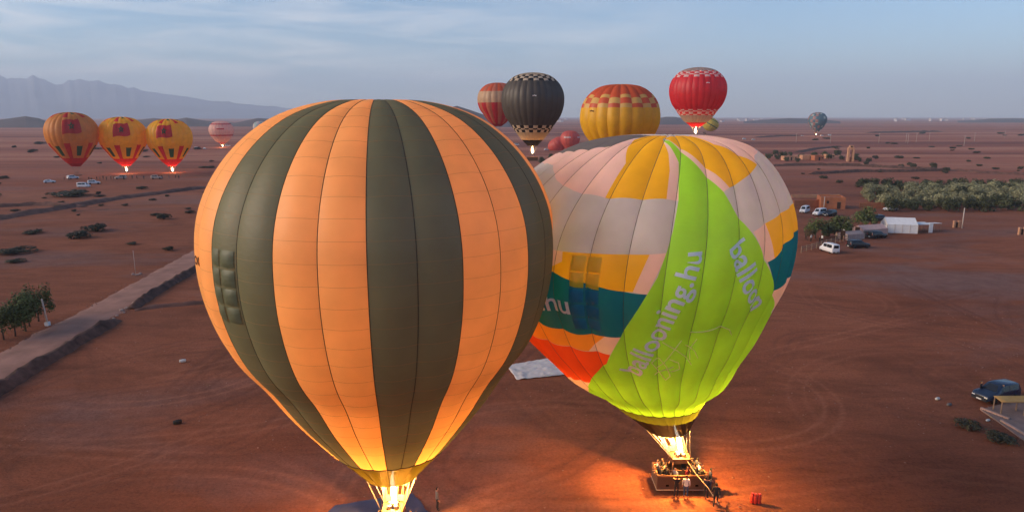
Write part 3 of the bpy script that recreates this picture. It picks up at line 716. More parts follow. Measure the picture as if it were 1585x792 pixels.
def patchwork_gore(i):
    bm = bmesh.new(); c0 = math.degrees(ER.th0) + i * 12.0; c0 = (c0 + 186) % 360 - 186; cols, rows = 8, 48
    us = np.linspace(0, 1, cols + 1); vvs = np.linspace(V_SR, 0.999, rows + 1)
    G = [[bm.verts.new((c0 + u * 12.0, v * 100, 0)) for u in us] for v in vvs]
    for j in range(rows):
        for k in range(cols): bm.faces.new((G[j][k], G[j][k + 1], G[j + 1][k + 1], G[j + 1][k]))
    for nme, poly in PATCH:
        for a, b in zip(poly, poly[1:] + poly[:1]):
            x0, x1 = min(a[0], b[0]), max(a[0], b[0]); y0, y1 = min(a[1], b[1]) * 100, max(a[1], b[1]) * 100
            if x1 < c0 or x0 > c0 + 12: continue
            fs = []
            for f in bm.faces:
                xs = [v.co.x for v in f.verts]; ys = [v.co.y for v in f.verts]
                if max(xs) > x0 - .01 and min(xs) < x1 + .01 and max(ys) > y0 - .05 and min(ys) < y1 + .05: fs.append(f)
            if not fs: continue
            geom = list(fs) + list({e for f in fs for e in f.edges}) + list({v for f in fs for v in f.verts})
            d = Vector((b[0] - a[0], (b[1] - a[1]) * 100, 0))
            if d.length < 1e-6: continue
            bmesh.ops.bisect_plane(bm, geom=geom, plane_co=Vector((a[0], a[1] * 100, 0)), plane_no=Vector((-d.y, d.x, 0)).normalized(), dist=1e-4)
    groups = {}
    for f in bm.faces:
        ce = f.calc_center_median(); key = ('grey', -1)
        for q, (nme, poly) in enumerate(PATCH):
            if in_poly(ce.x, ce.y / 100, poly): key = (nme, q)
        if ce.y > 95: key = ('grey', -2)
        elif key[1] == -1: key = ('grey', -1 if ce.y > 62 else -3)
        if key[0] == 'green': key = ('green', 100 + int(ce.y / 100 * 14) )
        if key[0] == 'grey' and key[1] == -1: key = ('grey', -10 - int(ce.y / 100 * 14))
        groups.setdefault(key, []).append([(v.co.x, v.co.y / 100) for v in f.verts])
    bm.free(); return c0, groups
def islands(polys):
    par = list(range(len(polys))); seen = {}
    def find(a):
        while par[a] != a: a = par[a]
        return a
    for i, p in enumerate(polys):
        for x, y in p:
            k = (round(x, 4), round(y, 6))
            if k in seen: par[find(i)] = find(seen[k])
            else: seen[k] = i
    out_ = {}
    for i, p in enumerate(polys): out_.setdefault(find(i), []).append(p)
    return list(out_.values())
def faces_mesh(name, polys, c0, mtl):
    ids = {}; tv = []; fs = []
    for p in polys:
        f = []
        for x, y in p:
            k = (round(x, 4), round(y, 6))
            if k not in ids: ids[k] = len(tv); tv.append((x, y))
            f.append(ids[k])
        fs.append(f)
    tv = np.array(tv); u = np.clip((tv[:, 0] - c0) / 12.0, 1e-5, 1 - 1e-5); TH = np.radians(c0 + u * 12.0); V = tv[:, 1]
    p = ER.P(TH, V); nrm = ER.normal(TH, V, np.where(u > .5, -1.0, 1.0))
    me = bpy.data.meshes.new(name); me.from_pydata(p.tolist(), [], fs); me.materials.append(mtl)
    me.polygons.foreach_set('use_smooth', [True] * len(fs)); me.update(); me.normals_split_custom_set_from_vertices([tuple(k) for k in nrm])
    return me
for i in range(30):
    c = (math.degrees(ER.th0) + i * 12.0 + 6 + 180) % 360 - 180
    if -112 < c < 112:
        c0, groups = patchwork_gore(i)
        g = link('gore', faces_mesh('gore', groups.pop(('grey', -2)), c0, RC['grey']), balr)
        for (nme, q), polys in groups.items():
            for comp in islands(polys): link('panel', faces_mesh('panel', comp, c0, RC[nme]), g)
    else:
        g = link('gore', patch_mesh(ER, 'gore', i, 0.42, 0.999, 8, 36, RC['grey']), balr)
        link('panel', patch_mesh(ER, 'panel', i, V_SR, 0.42, 8, 16, RC['green']), g)
    strip_on(ER, np.full(70, ER.th0 + i * ER.dth), np.linspace(V_SR, 0.995, 70), 0.018, 0.010).build('load_tape', mat('grey_tape', (0.13, 0.12, 0.10), 0.8), balr)
    link('skirt_panel', patch_mesh(ER, 'skirt_panel', i, 0.055, V_SR, 4, 4, fabric('olive_band_cloth', (0.07, 0.09, 0.012), 0.35)), balr)
    link('skirt_panel', patch_mesh(ER, 'skirt_panel', i, 0.0, 0.055, 4, 6, fabric('black_skirt_cloth', (0.012, 0.009, 0.008), 0.04, see=0.05)), balr)
strip_on(ER, np.linspace(-math.pi, math.pi, 200), np.full(200, V_SR), 0.03, 0.014).build('mouth_tape', M_TAPE, balr)
M_LET = fabric('white_lettering', (0.97, 0.96, 0.93), 0.06)
M_LETF = fabric('faded_lettering', (0.85, 0.88, 0.50), 0.3)
text_on(ER, 'ballooning.hu', 1.75, [(-34, .150), (-22.7, .208), (-9.6, .288), (1.2, .394), (5.0, .469), (7.7, .508), (9.9, .558), (9.7, .58)], 'lettering', M_LET, balr, align='RIGHT')
text_on(ER, 'balloon', 1.75, [(18.5, .582), (23.4, .536), (27.6, .494), (31.7, .471), (38.5, .431), (47.6, .379)], 'lettering', M_LET, balr)
text_on(ER, 'ballooning.hu', 1.75, [(-105, .452), (-60, .450), (-41.8, .448), (-30.4, .451)], 'lettering', M_LET, balr, align='RIGHT')
# faint line drawing on the lime cloth
draw = [[(-3, .34), (0, .31), (3, .285), (5, .30), (3, .33), (0, .352), (-3, .34)], [(1, .395), (6, .378), (11, .352), (14, .33)], [(8, .40), (5, .37), (2, .34), (-1, .32)],
        [(11, .415), (16, .42), (22, .425), (27, .415), (29, .40)], [(10, .385), (14, .37), (16, .35)], [(-2, .30), (2, .318), (6, .33)], [(4, .352), (8, .34), (9, .32), (5, .315)], [(14, .40), (12, .37), (13, .345)]]
for ln_ in draw:
    tt = np.linspace(0, len(ln_) - 1, 40); th = np.radians(np.interp(tt, range(len(ln_)), [p[0] for p in ln_])); vv = np.interp(tt, range(len(ln_)), [p[1] for p in ln_])
    strip_on(ER, th, vv, 0.028, 0.03).build('drawn_line', M_LETF, balr)
# puckered turning vent below the grey band
gi = int(math.floor((-26 - math.degrees(ER.th0)) / 12.0))
for c in range(2):
    for r_ in range(5):
        th0 = -30.3 + c * 5.2; v1 = 0.566 - r_ * .031; v0 = v1 - .028
        uu, vvv = np.meshgrid(np.linspace(th0, th0 + 4.7, 7), np.linspace(v0, v1, 7)); s = (uu - th0) / 4.7; t = (vvv - v0) / (v1 - v0)
        offs = -0.02 + 0.06 * np.sqrt(np.clip(np.sin(np.pi * s) * np.sin(np.pi * t), 0, 1)) + 0.03 * s
        m = MB(); m.v = [tuple(ER.P(np.array([math.radians(a)]), np.array([b]), o)[0]) for a, b, o in zip(uu.ravel(), vvv.ravel(), offs.ravel())]
        vm = (v0 + v1) / 2; top_t = np.interp(th0 + 2.8, [-39.4, -28.7, -20.2], [.533, .518, .513])
        for j in range(6):
            for k in range(6): m.f.append((j * 7 + k, j * 7 + k + 1, j * 7 + k + 8, j * 7 + k + 7)); m.m.append(0)
        m.build('vent_flap', fabric('amber_vent_cloth', (0.98, 0.72, 0.05), 0.3) if vm > top_t else fabric('teal_vent_cloth', (0.012, 0.26, 0.42), 0.3), balr, True)
OFR = (0.0, 0.0)
burner_rig(balr, OFR); frame_cover(balr, OFR, 2.35, 1.25, 1.0, M_LEATHER); basket(balr, 3.6, 1.9)
scoop(balr, ER, OFR, 2.40, 1.25, 1.0, M_ORNX, M_CREAM2)
rigging(balr, ER, OFR, 2.35, 1.25, 1.0)
LAMP_R = flame(balr, (-0.05, 0, 2.7), 4.4, 0.22, 4200, lean=-0.3, lampz=1.0)

# ------------------------------------------------------------------ the other balloons
RHO = np.array([10.66, 9.37, 8.69, 8.48, 8.98, 9.58, 10.34, 11.16, 11.64, 11.84, 11.67, 11.58])
def checks(i, v, v0, v1, rows, a, b): return a if (int((v - v0) / (v1 - v0) * rows) + i) % 2 else b
def small_balloon(label, px, depth, dia, colour, n=24, th0=0.0, zs=1.0, top=1.0, tilt=(0, 0), gores=True, lit=0.0, ground_y=None, group=None, rows=44, bulge=0.10, bsk=True, extra=None, name='hot_air_balloon', energy=None):
    """px: pixel of the basket bottom; depth metres ahead; colour(i, v) -> fabric"""
    k = dia / 20.4; rho = RHO.copy()
    if top != 1.0:
        for q in range(6, 12): rho[q] *= 1 - (1 - top) * math.sin(PHK[q]) ** 1.2
    env = Envelope(rho * k, 16.5 * k * zs if zs != 1 else 16.5 * k, (1.65 * k, 4.9 * k), 7.0 * k, n, th0, bulge)
    env.zk = 4.9 * k + (env.zk - 4.9 * k) * zs
    loc = at_depth(px[0], px[1], depth)
    e = empty(name, loc); tag(e, label, 'hot air balloon', group); e.rotation_euler = (tilt[0], tilt[1], 0)
    used = {}
    def slot(mats, m):
        if m not in mats: mats.append(m)
        return mats.index(m)
    vv = np.linspace(0.0, 0.998, rows + 1); allm = MB(); allmats = []
    for i in range(n):
        m, mats = (MB(), []) if gores else (allm, allmats)
        cols = 4; b = len(m.v)
        th = env.th0 + (i + np.clip(np.linspace(0, 1, cols + 1), 1e-4, 1 - 1e-4)) * env.dth
        U, V = np.meshgrid(th, vv); p = env.P(U, V).reshape(-1, 3)
        m.v += [tuple(q) for q in p]
        for r in range(rows):
            cm = slot(mats, colour(i, (vv[r] + vv[r + 1]) / 2))
            for c in range(cols):
                q = b + r * (cols + 1) + c; m.f.append((q, q + 1, q + cols + 2, q + cols + 1)); m.m.append(cm)
        if gores: m.build('gore', mats, e, True)
    if not gores: allm.build('envelope', allmats, e, True)
    if bsk:
        basket_small(e, k); 
        fr = MB()
        for sx in (-1, 1):
            for sy in (-1, 1): fr.tube([(sx * .9, sy * .6, 1.2), (sx * .5, sy * .45, 2.3 * k)], 0.04, 4)
        fr.tube([(-.5, -.45, 2.3 * k), (.5, -.45, 2.3 * k), (.5, .45, 2.3 * k), (-.5, .45, 2.3 * k), (-.5, -.45, 2.3 * k)], 0.04, 4)
        fr.build('burner_frame', M_DARKM, e)
        for q in range(8):
            th = 2 * math.pi * (q + .5) / 8; p = env.P(np.array([th]), np.array([0.0]))[0]
            MB().tube([p, (.5 if p[0] > 0 else -.5, .45 if p[1] > 0 else -.45, 2.3 * k)], 0.03, 4).build('cable', M_CABLE, e)
    if lit: flame(e, (0, 0, 2.5 * k), 4.6 * k * lit, 0.42, energy or 1800, lampz=0.8, col=(1, .45, .16), low=0.0)
    if extra: extra(e, env)
    return e
def basket_small(e, k):
    L, Wd, H = 3.4, 1.7, 1.15
    m = MB()
    for (cx, cy, dx, dy) in ((0, -Wd / 2, L + .07, 0.07), (0, Wd / 2, L + .07, 0.07), (-L / 2, 0, 0.07, Wd - .07), (L / 2, 0, 0.07, Wd - .07)): m.box((cx, cy, 0.06 + H / 2), (dx, dy, H))
    m.box((0, 0, 0.08), (L - .07, Wd - .07, .06)); b = m.build('basket', M_WICKER, e)
    r = MB(); c = [(-L / 2, -Wd / 2), (L / 2, -Wd / 2), (L / 2, Wd / 2), (-L / 2, Wd / 2), (-L / 2, -Wd / 2)]
    for a, b_ in zip(c[:-1], c[1:]): r.tube([(a[0], a[1], H + .08), (b_[0], b_[1], H + .08)], 0.09, 6)
    r.build('padded_rim', M_LEATHER, b)
f_ = fabric
C_YEL = f_('sun_yellow_cloth', (0.90, 0.50, 0.015), .36); C_ORED = f_('orange_red_cloth', (0.72, 0.12, 0.035), .36); C_PYEL = f_('pale_yellow_cloth', (0.82, 0.52, 0.14), .36); C_TAN = f_('tan_cloth', (0.45, 0.36, 0.24), .36)
C_CHAR = f_('charcoal_cloth', (0.085, 0.072, 0.058), .2); C_BLACK = f_('black_cloth', (0.012, 0.011, 0.011), .2); C_CRM = f_('cream_check_cloth', (0.62, 0.52, 0.38), .36)
C_RED = f_('crimson_cloth', (0.62, 0.025, 0.035), .36); C_GREY = f_('warm_grey_cloth', (0.36, 0.33, 0.29), .36); C_PWH = f_('pale_pink_check_cloth', (0.74, 0.58, 0.55), .36)
C_DRED = f_('deep_red_cloth', (0.45, 0.02, 0.03), .36); C_ORA = f_('festive_orange_cloth', (0.78, 0.30, 0.05), .38); C_GRN = f_('dark_green_cloth', (0.03, 0.12, 0.035), .36); C_FLR = f_('bright_red_cloth', (0.68, 0.03, 0.02), .36)
C_SALM = f_('salmon_stripe_cloth', (0.62, 0.17, 0.09), .36); C_SAND = f_('sand_cloth', (0.64, 0.42, 0.24), .36)
def print_marks(e, env, th, v, m):
    for k, (d, w, dv_) in enumerate(((-3, 1.8, 0), (-.8, 1.6, .003), (1.4, 2.2, 0))):
        t = np.radians(np.linspace(th + d, th + d + w, 6)); strip_on(env, t, np.full(6, v + dv_), .16, .12).build('printed_mark', m, e)
def col_grey(i, v):
    if v < .085: return C_BLACK
    if v < .185: return C_TAN
    if v < .265: return checks(i, v, .185, .265, 3, C_BLACK, C_CRM)
    if v < .735: return C_CHAR
    if v < .835: return checks(i, v, .735, .835, 3, C_BLACK, C_CRM)
    return C_TAN
def col_red(i, v):
    if v < .09: return C_DRED
    if v < .20: return C_GREY
    if v < .285: return checks(i, v, .20, .285, 4, C_RED, C_PWH)
    if v < .685: return C_RED
    if v < .785: return checks(i, v, .685, .785, 4, C_RED, C_PWH)
    return C_GREY
def col_yel(i, v):
    if v < .60: return C_YEL
    if v < .72: return checks(i, v, .60, .72, 3, C_ORED, C_PYEL)
    if v < .92: return C_ORED
    return C_PYEL
def col_strp(i, v):
    if v < .06: return C_DRED
    if v < .47: return C_RED if i % 2 else C_SALM
    if v < .66: return C_SAND
    return C_SALM if i % 2 else C_ORED
small_balloon('red and cream banded balloon floating behind the charcoal balloon', (771, 211), 330, 19.3, col_strp, n=20, zs=.95)
small_balloon('charcoal balloon with cream chequered bands and tan crown', (824, 249), 222, 20.0, col_grey, n=28, zs=1.0, lit=.8, rows=60, extra=lambda e, env: print_marks(e, env, 1, .57, M_LET))
def yel_extra(e, env):
    print_marks(e, env, -52, .57, mat('dark_print', (0.1, .05, .02)))
small_balloon('wide yellow balloon with red crown and chequered band', (956, 291), 186, 21.3, col_yel, n=20, th0=-9, zs=1.0, top=.84, rows=60, bulge=.16, extra=yel_extra)
small_balloon('crimson balloon with grey crown and chequered bands, flame lit', (1076, 217), 240, 19.3, col_red, n=28, zs=.94, lit=.8, rows=60, extra=lambda e, env: print_marks(e, env, 4, .60, M_LET))

# three yellow balloons with red flags on the left
def star(c, r):
    return [(c[0] + r * math.sin(2 * math.pi * k * 2 / 5), c[1] + r * math.cos(2 * math.pi * k * 2 / 5)) for k in range(5)]
def flag_extra(rot):
    def ex(e, env):
        c0 = rot; m = MB(); nx, ny = 18, 12; w = 40.0
        for j in range(ny + 1):
            for i in range(nx + 1):
                s, t = i / nx, j / ny; th = c0 - w / 2 + w * s; v = .515 + .19 * t + .028 * s + .010 * math.sin(s * 6.3)
                m.v.append(tuple(env.P(np.array([R_(th)]), np.array([v]), .10)[0]))
        for j in range(ny):
            for i in range(nx): q = j * (nx + 1) + i; m.f.append((q, q + 1, q + nx + 2, q + nx + 1)); m.m.append(0)
        f = m.build('flag', C_FLR, e, True)
        pts = star((0, 0), 1.0)
        for a, b in zip(pts, pts[1:] + pts[:1]):
            tt = np.linspace(0, 1, 10); th = np.radians(c0 + 6.5 * (a[0] + (b[0] - a[0]) * tt)); v = .624 + .048 * (a[1] + (b[1] - a[1]) * tt)
            strip_on(env, th, v, .16, .22).build('star_line', C_GRN, f)
    return ex
def col_flag(i, v):
    k = i % 4
    if v < .16: return C_DRED if v < .06 else C_FLR
    if k == 0 and v < .40: return C_FLR
    if k == 2 and .20 < v < .35: return C_GRN
    if k == 0 and .76 < v < .92: return C_FLR
    if k == 2 and .84 < v < .95: return C_GRN
    return C_YEL
def col_flag2(i, v): 
    c = col_flag(i, v); return C_ORA if c is C_YEL else c
for lab, px, dep, dia, rot, lit, cf in (('orange flag-printed balloon with its burner off, beside the white minibus', (120, 275), 318, 21.6, 33, 0, col_flag2),
                                      ('yellow flag-printed balloon glowing red at the mouth, between its two twins', (197, 273), 330, 21.0, 27, .7, col_flag),
                                      ('yellow flag-printed balloon with a white flame, nearest the striped balloon', (268, 273), 335, 20.6, 14, .7, col_flag)):
    small_balloon(lab, px, dep, dia, cf, n=24, th0=rot - 7.5 - 15, lit=lit, group='yellow balloons with red flags', extra=flag_extra(rot), rows=50, zs=1.0 if lit == 0 else .98, energy=1300)
C_CORAL = f_('coral_cloth', (0.70, 0.12, 0.085), .4); C_PALE = f_('pale_pink_cloth', (0.72, 0.46, 0.40), .36); C_BLUE = f_('slate_blue_cloth', (0.09, 0.19, 0.24), .36); C_ROSE = f_('dull_rose_cloth', (0.45, 0.22, 0.20), .36); C_MINT = f_('pale_mint_cloth', (0.45, 0.58, 0.55), .36)
def col_coral(i, v): return C_PWH if (.55 < v < .60 and i % 12 in (2, 3, 4)) else C_CORAL
small_balloon('coral red balloon half inflated and slumped beside its upright twin', (872, 241), 560, 15.0, lambda i, v: C_CORAL, n=16, zs=.82, tilt=(0, -.55), gores=False, bsk=False, group='coral balloons', rows=24)
small_balloon('coral red balloon standing upright with a white emblem', (882, 241), 545, 15.2, col_coral, n=16, zs=.95, gores=False, group='coral balloons', lit=.5, rows=40)
def col_pale(i, v): return C_DRED if v < .05 or .33 < v < .37 or .70 < v < .73 else (C_DRED if (.54 < v < .57 and i in (0, 1)) else C_PALE)
small_balloon('pale pink balloon with thin dark red rings, out on the plain', (345, 231), 610, 20.5, col_pale, n=20, zs=.9, gores=False, rows=50, lit=.5)
small_balloon('pale mint and white balloon far off behind the striped balloon', (404, 217), 1000, 19.5, lambda i, v: C_MINT if (i + int(v * 10)) % 4 < 2 else C_PWH, n=16, gores=False, rows=30)
small_balloon('small yellow balloon with dark bands, tilted on its side', (1090, 207), 740, 17.5, lambda i, v: C_GRN if .42 < v < .47 or .70 < v < .75 else f_('lemon_cloth', (.68, .52, .06), .36), n=16, gores=False, tilt=(.1, .5), zs=.82, rows=40)
small_balloon('blue green balloon with rose patches far off on the plain', (1263, 212), 950, 24.0, lambda i, v: C_ROSE if ((i * 7 + int(v * 9) * 5) % 11 < 4 and i > 12) else (C_MINT if (i * 5 + int(v * 12) * 3) % 13 < 2 else C_BLUE), n=20, gores=False, rows=40, lit=.4)

# ------------------------------------------------------------------ vegetation
M_BARK = mat('bark', (0.10, 0.065, 0.045), 0.95, bump=.5)
def leaf_cloud(n, rx, rz, cz, size, seed, clumps=14, flat=0.0):
    r = random.Random(seed); m = MB(); cl = []
    for _ in range(clumps):
        a = r.uniform(0, 6.28); e = r.uniform(-.5, 1.0); d = r.uniform(.35, .95)
        cl.append((rx * d * math.cos(a) * math.cos(e), rx * d * math.sin(a) * math.cos(e), cz + rz * d * math.sin(e), r.uniform(.28, .5)))
    for _ in range(n):
        c = r.choice(cl); v = Vector((r.gauss(0, 1), r.gauss(0, 1), r.gauss(0, 1))).normalized() * (r.uniform(.4, 1.0) ** .5)
        p = Vector((c[0], c[1], c[2])) + Vector((v.x * rx * c[3], v.y * rx * c[3], v.z * rz * c[3] * 1.1))
        if p.z < 0.05: p.z = r.uniform(.05, .25)
        nrm = (v + Vector((r.uniform(-.6, .6), r.uniform(-.6, .6), r.uniform(0, .8)))).normalized(); a = nrm.orthogonal().normalized(); b = nrm.cross(a); s = size * r.uniform(.6, 1.3)
        a2 = a * s; b2 = b * s * r.uniform(.5, .9)
        m.add([p - a2, p + b2, p + a2, p - b2], [(0, 1, 2, 3)])
    return m
def trunk(h, r0, seed, forks=3, spread=1.0):
    r = random.Random(seed); m = MB(); top = Vector((r.uniform(-.2, .2), r.uniform(-.2, .2), h * .5))
    m.tube([(0, 0, -.1), (top.x * .3, top.y * .3, h * .25), top], [r0, r0 * .8, r0 * .65], 7)
    for k in range(forks):
        a = 6.28 * k / forks + r.uniform(-.4, .4); e = top + Vector((math.cos(a) * spread, math.sin(a) * spread, h * .38)); mid = top.lerp(e, .5) + Vector((math.cos(a) * .15, math.sin(a) * .15, -.1))
        m.tube([top - Vector((0, 0, .1)), mid, e], [r0 * .55, r0 * .4, r0 * .15], 5)
    return m
LG_D = leaf_mat('leaf_dark', (0.062, 0.070, 0.032)); LG_O = leaf_mat('leaf_olive', (0.25, 0.24, 0.125)); LG_M = leaf_mat('leaf_mid', (0.075, 0.092, 0.030)); LG_S = leaf_mat('leaf_scrub', (0.050, 0.046, 0.026)); LG_B = leaf_mat('leaf_brown', (0.13, 0.085, 0.04))
def tree_proto(h, rx, rz, n, size, lm, seed, r0=.16, clumps=16):
    return (trunk(h, r0, seed, 4, rx * .5).mesh('trunk', M_BARK, True), leaf_cloud(n, rx, rz, h - rz * .95, size, seed, clumps).mesh('crown', lm))
TREES = {'olive': [tree_proto(4.2, 2.8, 2.6, 1000, .27, LG_O, 30 + k) for k in range(3)], 'dark': [tree_proto(4.4, 2.7, 2.7, 1000, .27, LG_D, 40 + k) for k in range(3)],
         'tall': [tree_proto(6.2, 2.3, 3.0, 1900, .18, LG_M, 50 + k, .15, 26) for k in range(4)], 'mid': [tree_proto(5.4, 2.6, 2.6, 1500, .22, LG_M, 60 + k, .2, 20) for k in range(3)],
         'dry': [tree_proto(4.5, 2.2, 1.8, 700, .2, LG_B, 70 + k) for k in range(2)]}
def tree(kind, loc, sc, label, group=None, name='tree', rr=random.Random(5)):
    tm, cm = rr.choice(TREES[kind]); e = empty(name, loc, rr.uniform(0, 6.28), sc); tag(e, label, 'tree', group)
    link('trunk', tm, e); link('crown', cm, e); return e
SHRUB = []
for k in range(4):
    r = random.Random(80 + k); sm = MB()
    for q in range(6):
        a = r.uniform(0, 6.28); sm.tube([(0, 0, -.05), (math.cos(a) * .3, math.sin(a) * .3, .3), (math.cos(a) * .7, math.sin(a) * .7, .55)], [.05, .035, .015], 4)
    SHRUB.append((sm.mesh('stems', M_BARK), leaf_cloud(800, .95, .55, .40, .10, 80 + k, 20).mesh('foliage', LG_S)))
def shrub(x, y, wpx, hpx, label, group=None, rr=random.Random(9), loc=None):
    p = gp(x, y); k = math.hypot(p.y, p.z - CAM_H) / F_PX; w = wpx * k / 2.2; h = min(hpx * k * 1.15, w * 1.5)
    sm, fm = rr.choice(SHRUB); e = empty('shrub', p, rr.uniform(0, 3)); tag(e, label, 'shrub', group); e.rotation_euler = (0, 0, 0); e.scale = (w, w * 1.3, max(.35, h))
    link('stems', sm, e); link('foliage', fm, e); return e
for x, y, w, h, lab in ((150, 357, 38, 11, 'biggest rounded dark shrub on the plain beyond the road'), (122, 368, 32, 10, 'rounded dark shrub just before the biggest one on the plain'),
                        (254, 339, 20, 8, 'dark shrub standing alone behind the orange edge of the striped balloon'), (262, 387, 18, 6, 'small dark shrub close to the dirt road'),
                        (24, 392, 52, 8, 'long flat dark shrub on the plain above the roadside trees'), (24, 406, 26, 5, 'small flat shrub in front of the long flat one'),
                        (52, 361, 30, 5, 'flat dark shrub behind the long flat one'), (112, 303, 62, 9, 'long dark hedge-like shrub before the white minibus'),
                        (205, 378, 17, 4, 'tiny dark shrub just behind the thin white pole')): shrub(x, y, w, h, lab)
rs = random.Random(21)
for k in range(62):
    y = 222 + 112 * rs.random() ** 1.2; x = rs.uniform(-10, 330)
    if 60 < x < 310 and 255 < y < 292: continue
    shrub(x, y, rs.uniform(6, 17), rs.uniform(2, 4.5), 'low dark scrub clump scattered on the plain around the yellow balloons', 'scrub clumps on the western plain')
for x, y, w, h in ((1395, 260, 9, 6), (1408, 256, 8, 5), (1414, 259, 10, 7), (1445, 257, 11, 5), (1446, 262, 10, 7), (1464, 265, 11, 8), (1345, 251, 10, 6), (1355, 246, 9, 5), (1340, 255, 9, 6), (1392, 245, 14, 4), (1463, 268, 9, 4), (1300, 283, 12, 4), (1325, 248, 14, 6), (1515, 257, 10, 3), (1275, 276, 14, 4), (1417, 277, 12, 3), (1540, 262, 12, 3), (1580, 262, 9, 4)):
    shrub(x, y, w, h, 'round dark bush on the open plain between the tower and the grove', 'bushes between tower and grove')
for k in range(34):
    y = 205 + 65 * rs.random(); x = rs.uniform(1240, 1620); shrub(x, y, rs.uniform(5, 12), rs.uniform(1.5, 3), 'tiny dark scrub speck scattered over the eastern plain', 'scrub specks on the eastern plain')
shrub(1499, 661, 36, 9, 'flat dark mound of brushwood by the kerb, the smaller of two'); shrub(1546, 680, 46, 10, 'flat dark mound of brushwood by the kerb, the larger of two')
# roadside trees on the left
for x, y, s, lab in ((40, 512, .80, 'tallest slim tree of the clump by the dirt road'), (46, 505, .70, 'slim tree behind the tallest one by the dirt road'), (60, 497, .78, 'slim tree of the roadside clump standing closest to the concrete pole'), (6, 525, .72, 'roadside tree at the open end of the clump, half cut off by the frame'), (24, 520, .7, 'roadside tree with leaning trunk between two others')):
    t_ = tree('tall', gp(x, y), s, lab, 'trees by the dirt road')
# grove
rg = random.Random(4); rows_ = 0
for j in range(13):
    for i in range(21):
        yy = 198 + j * 5.4 + rg.uniform(-2, 2); xx = 100 + i * 5.5 + j * 1.0 + rg.uniform(-2, 2)
        u = (xx / yy * F_PX * math.cos(PITCH) * .98) + PX
        if u > 1640 or u < 1335 - 2.2 * j + 12 * (j == 0): continue
        kind = 'olive' if 1 < j < 11 and rg.random() < .78 else 'dark'
        tree(kind, (xx, yy, 0), rg.uniform(.62, .98) * (1.05 if j == 12 else 1), 'silvery olive tree in the dense grove' if kind == 'olive' else 'dark green tree in the dense grove', 'silvery trees of the grove' if kind == 'olive' else 'dark trees of the grove')
# camp trees
for x, y, s, kind, lab in ((1338, 357, 1.05, 'mid', 'full green tree beside the long pink tent'), (1300, 368, 1.0, 'mid', 'full green tree behind the white van'), (1283, 366, .9, 'dark', 'dark tree squeezed between two fuller green ones in the camp'), (1262, 369, .85, 'mid', 'tree against the patchwork balloon at the camp edge'), (1318, 362, .55, 'dry', 'small dry tree in the gap between the full green trees'), (1250, 372, .6, 'dry', 'small dry tree at the end of the camp fence')):
    tree(kind, gp(x, y), s, lab)
for x, y, s in ((1190, 246, .9), (1204, 247, .8), (1212, 244, 1.), (1200, 240, .9), (1222, 241, .7), (1240, 246, .8), (1262, 243, .9), (1275, 243, 1.), (1283, 246, .8), (1296, 241, 1.), (1302, 248, .7), (1324, 247, .8), (1330, 249, .5), (1234, 251, .6), (1218, 250, .7)):
    tree('dark', gp(x, y), s, 'dark tree among the mud houses by the tower', 'village trees by the tower')
for k in range(30):
    x = rs.uniform(838, 925); y = rs.uniform(228, 262); tree('dark', gp(x, y), rs.uniform(.5, 1.0), 'dark tree below the charcoal and coral balloons', 'trees beyond the patchwork balloon')

# ------------------------------------------------------------------ buildings and camp
M_ADOBE = mat('adobe', (0.40, 0.145, 0.07), .95, .15, .8, bump=.4, bscale=3); M_ADOBE2 = mat('pale_adobe', (0.50, 0.26, 0.15), .95, .15, .8, bump=.4, bscale=3)
M_DOOR = mat('dark_door', (0.05, 0.025, 0.018), .8); M_WHITEC = mat('white_canvas', (0.72, 0.72, 0.72), .85, .06, 1.5); M_PINKC = mat('pink_canvas', (0.55, 0.36, 0.32), .9, .1, 1.5); M_WOOD = mat('weathered_wood', (0.30, 0.20, 0.13), .9, .2, 3)
M_POLE = mat('pale_concrete', (0.52, 0.44, 0.38), .9, .1, 2); M_CONC = mat('dusty_concrete', (0.26, 0.17, 0.14), .95, .15, 1.2, bump=.3)
def house(loc, L, D, H, rz, label, m=M_ADOBE, doors=((0.0, 1.0, 2.0),), wins=(), name='mud_house'):
    e = empty(name, loc, rz); tag(e, label, 'house')
    w = MB(); t = .25
    for c, d in (((0, -D / 2 + t / 2, H / 2 - .1), (L, t, H + .2)), ((0, D / 2 - t / 2, H / 2 - .1), (L, t, H + .2)), ((-L / 2 + t / 2, 0, H / 2 - .1), (t, D - 2 * t, H + .2)), ((L / 2 - t / 2, 0, H / 2 - .1), (t, D - 2 * t, H + .2))): w.box(c, d)
    w.build('wall', m, e); MB().box((0, 0, H - .45), (L - 2 * t, D - 2 * t, .2)).build('roof', m, e)
    for x, w_, h in doors:
        d = MB().box((x, -D / 2 - .02, h / 2), (w_, .06, h)).build('door', M_DOOR, e); MB().box((x, -D / 2 - .03, h + .08), (w_ + .3, .10, .14)).build('lintel', M_WOOD, d)
    for x, z in wins:
        d = MB().box((x, -D / 2 - .02, z), (.7, .06, .8)).build('window', M_DOOR, e); MB().box((x, -D / 2 - .05, z - .46), (.9, .14, .08)).build('sill', m, d)
    return e
def on(x, y, dz=0): return gp(x, y)
p = gp(1291, 323); house((p.x + .5, p.y + 3.5, 0), 6.8, 7, 3.4, -.25, 'square red mud house beside the parked white minibuses', wins=((-1.5, 1.9),), doors=((1.6, 1.0, 2.0),))
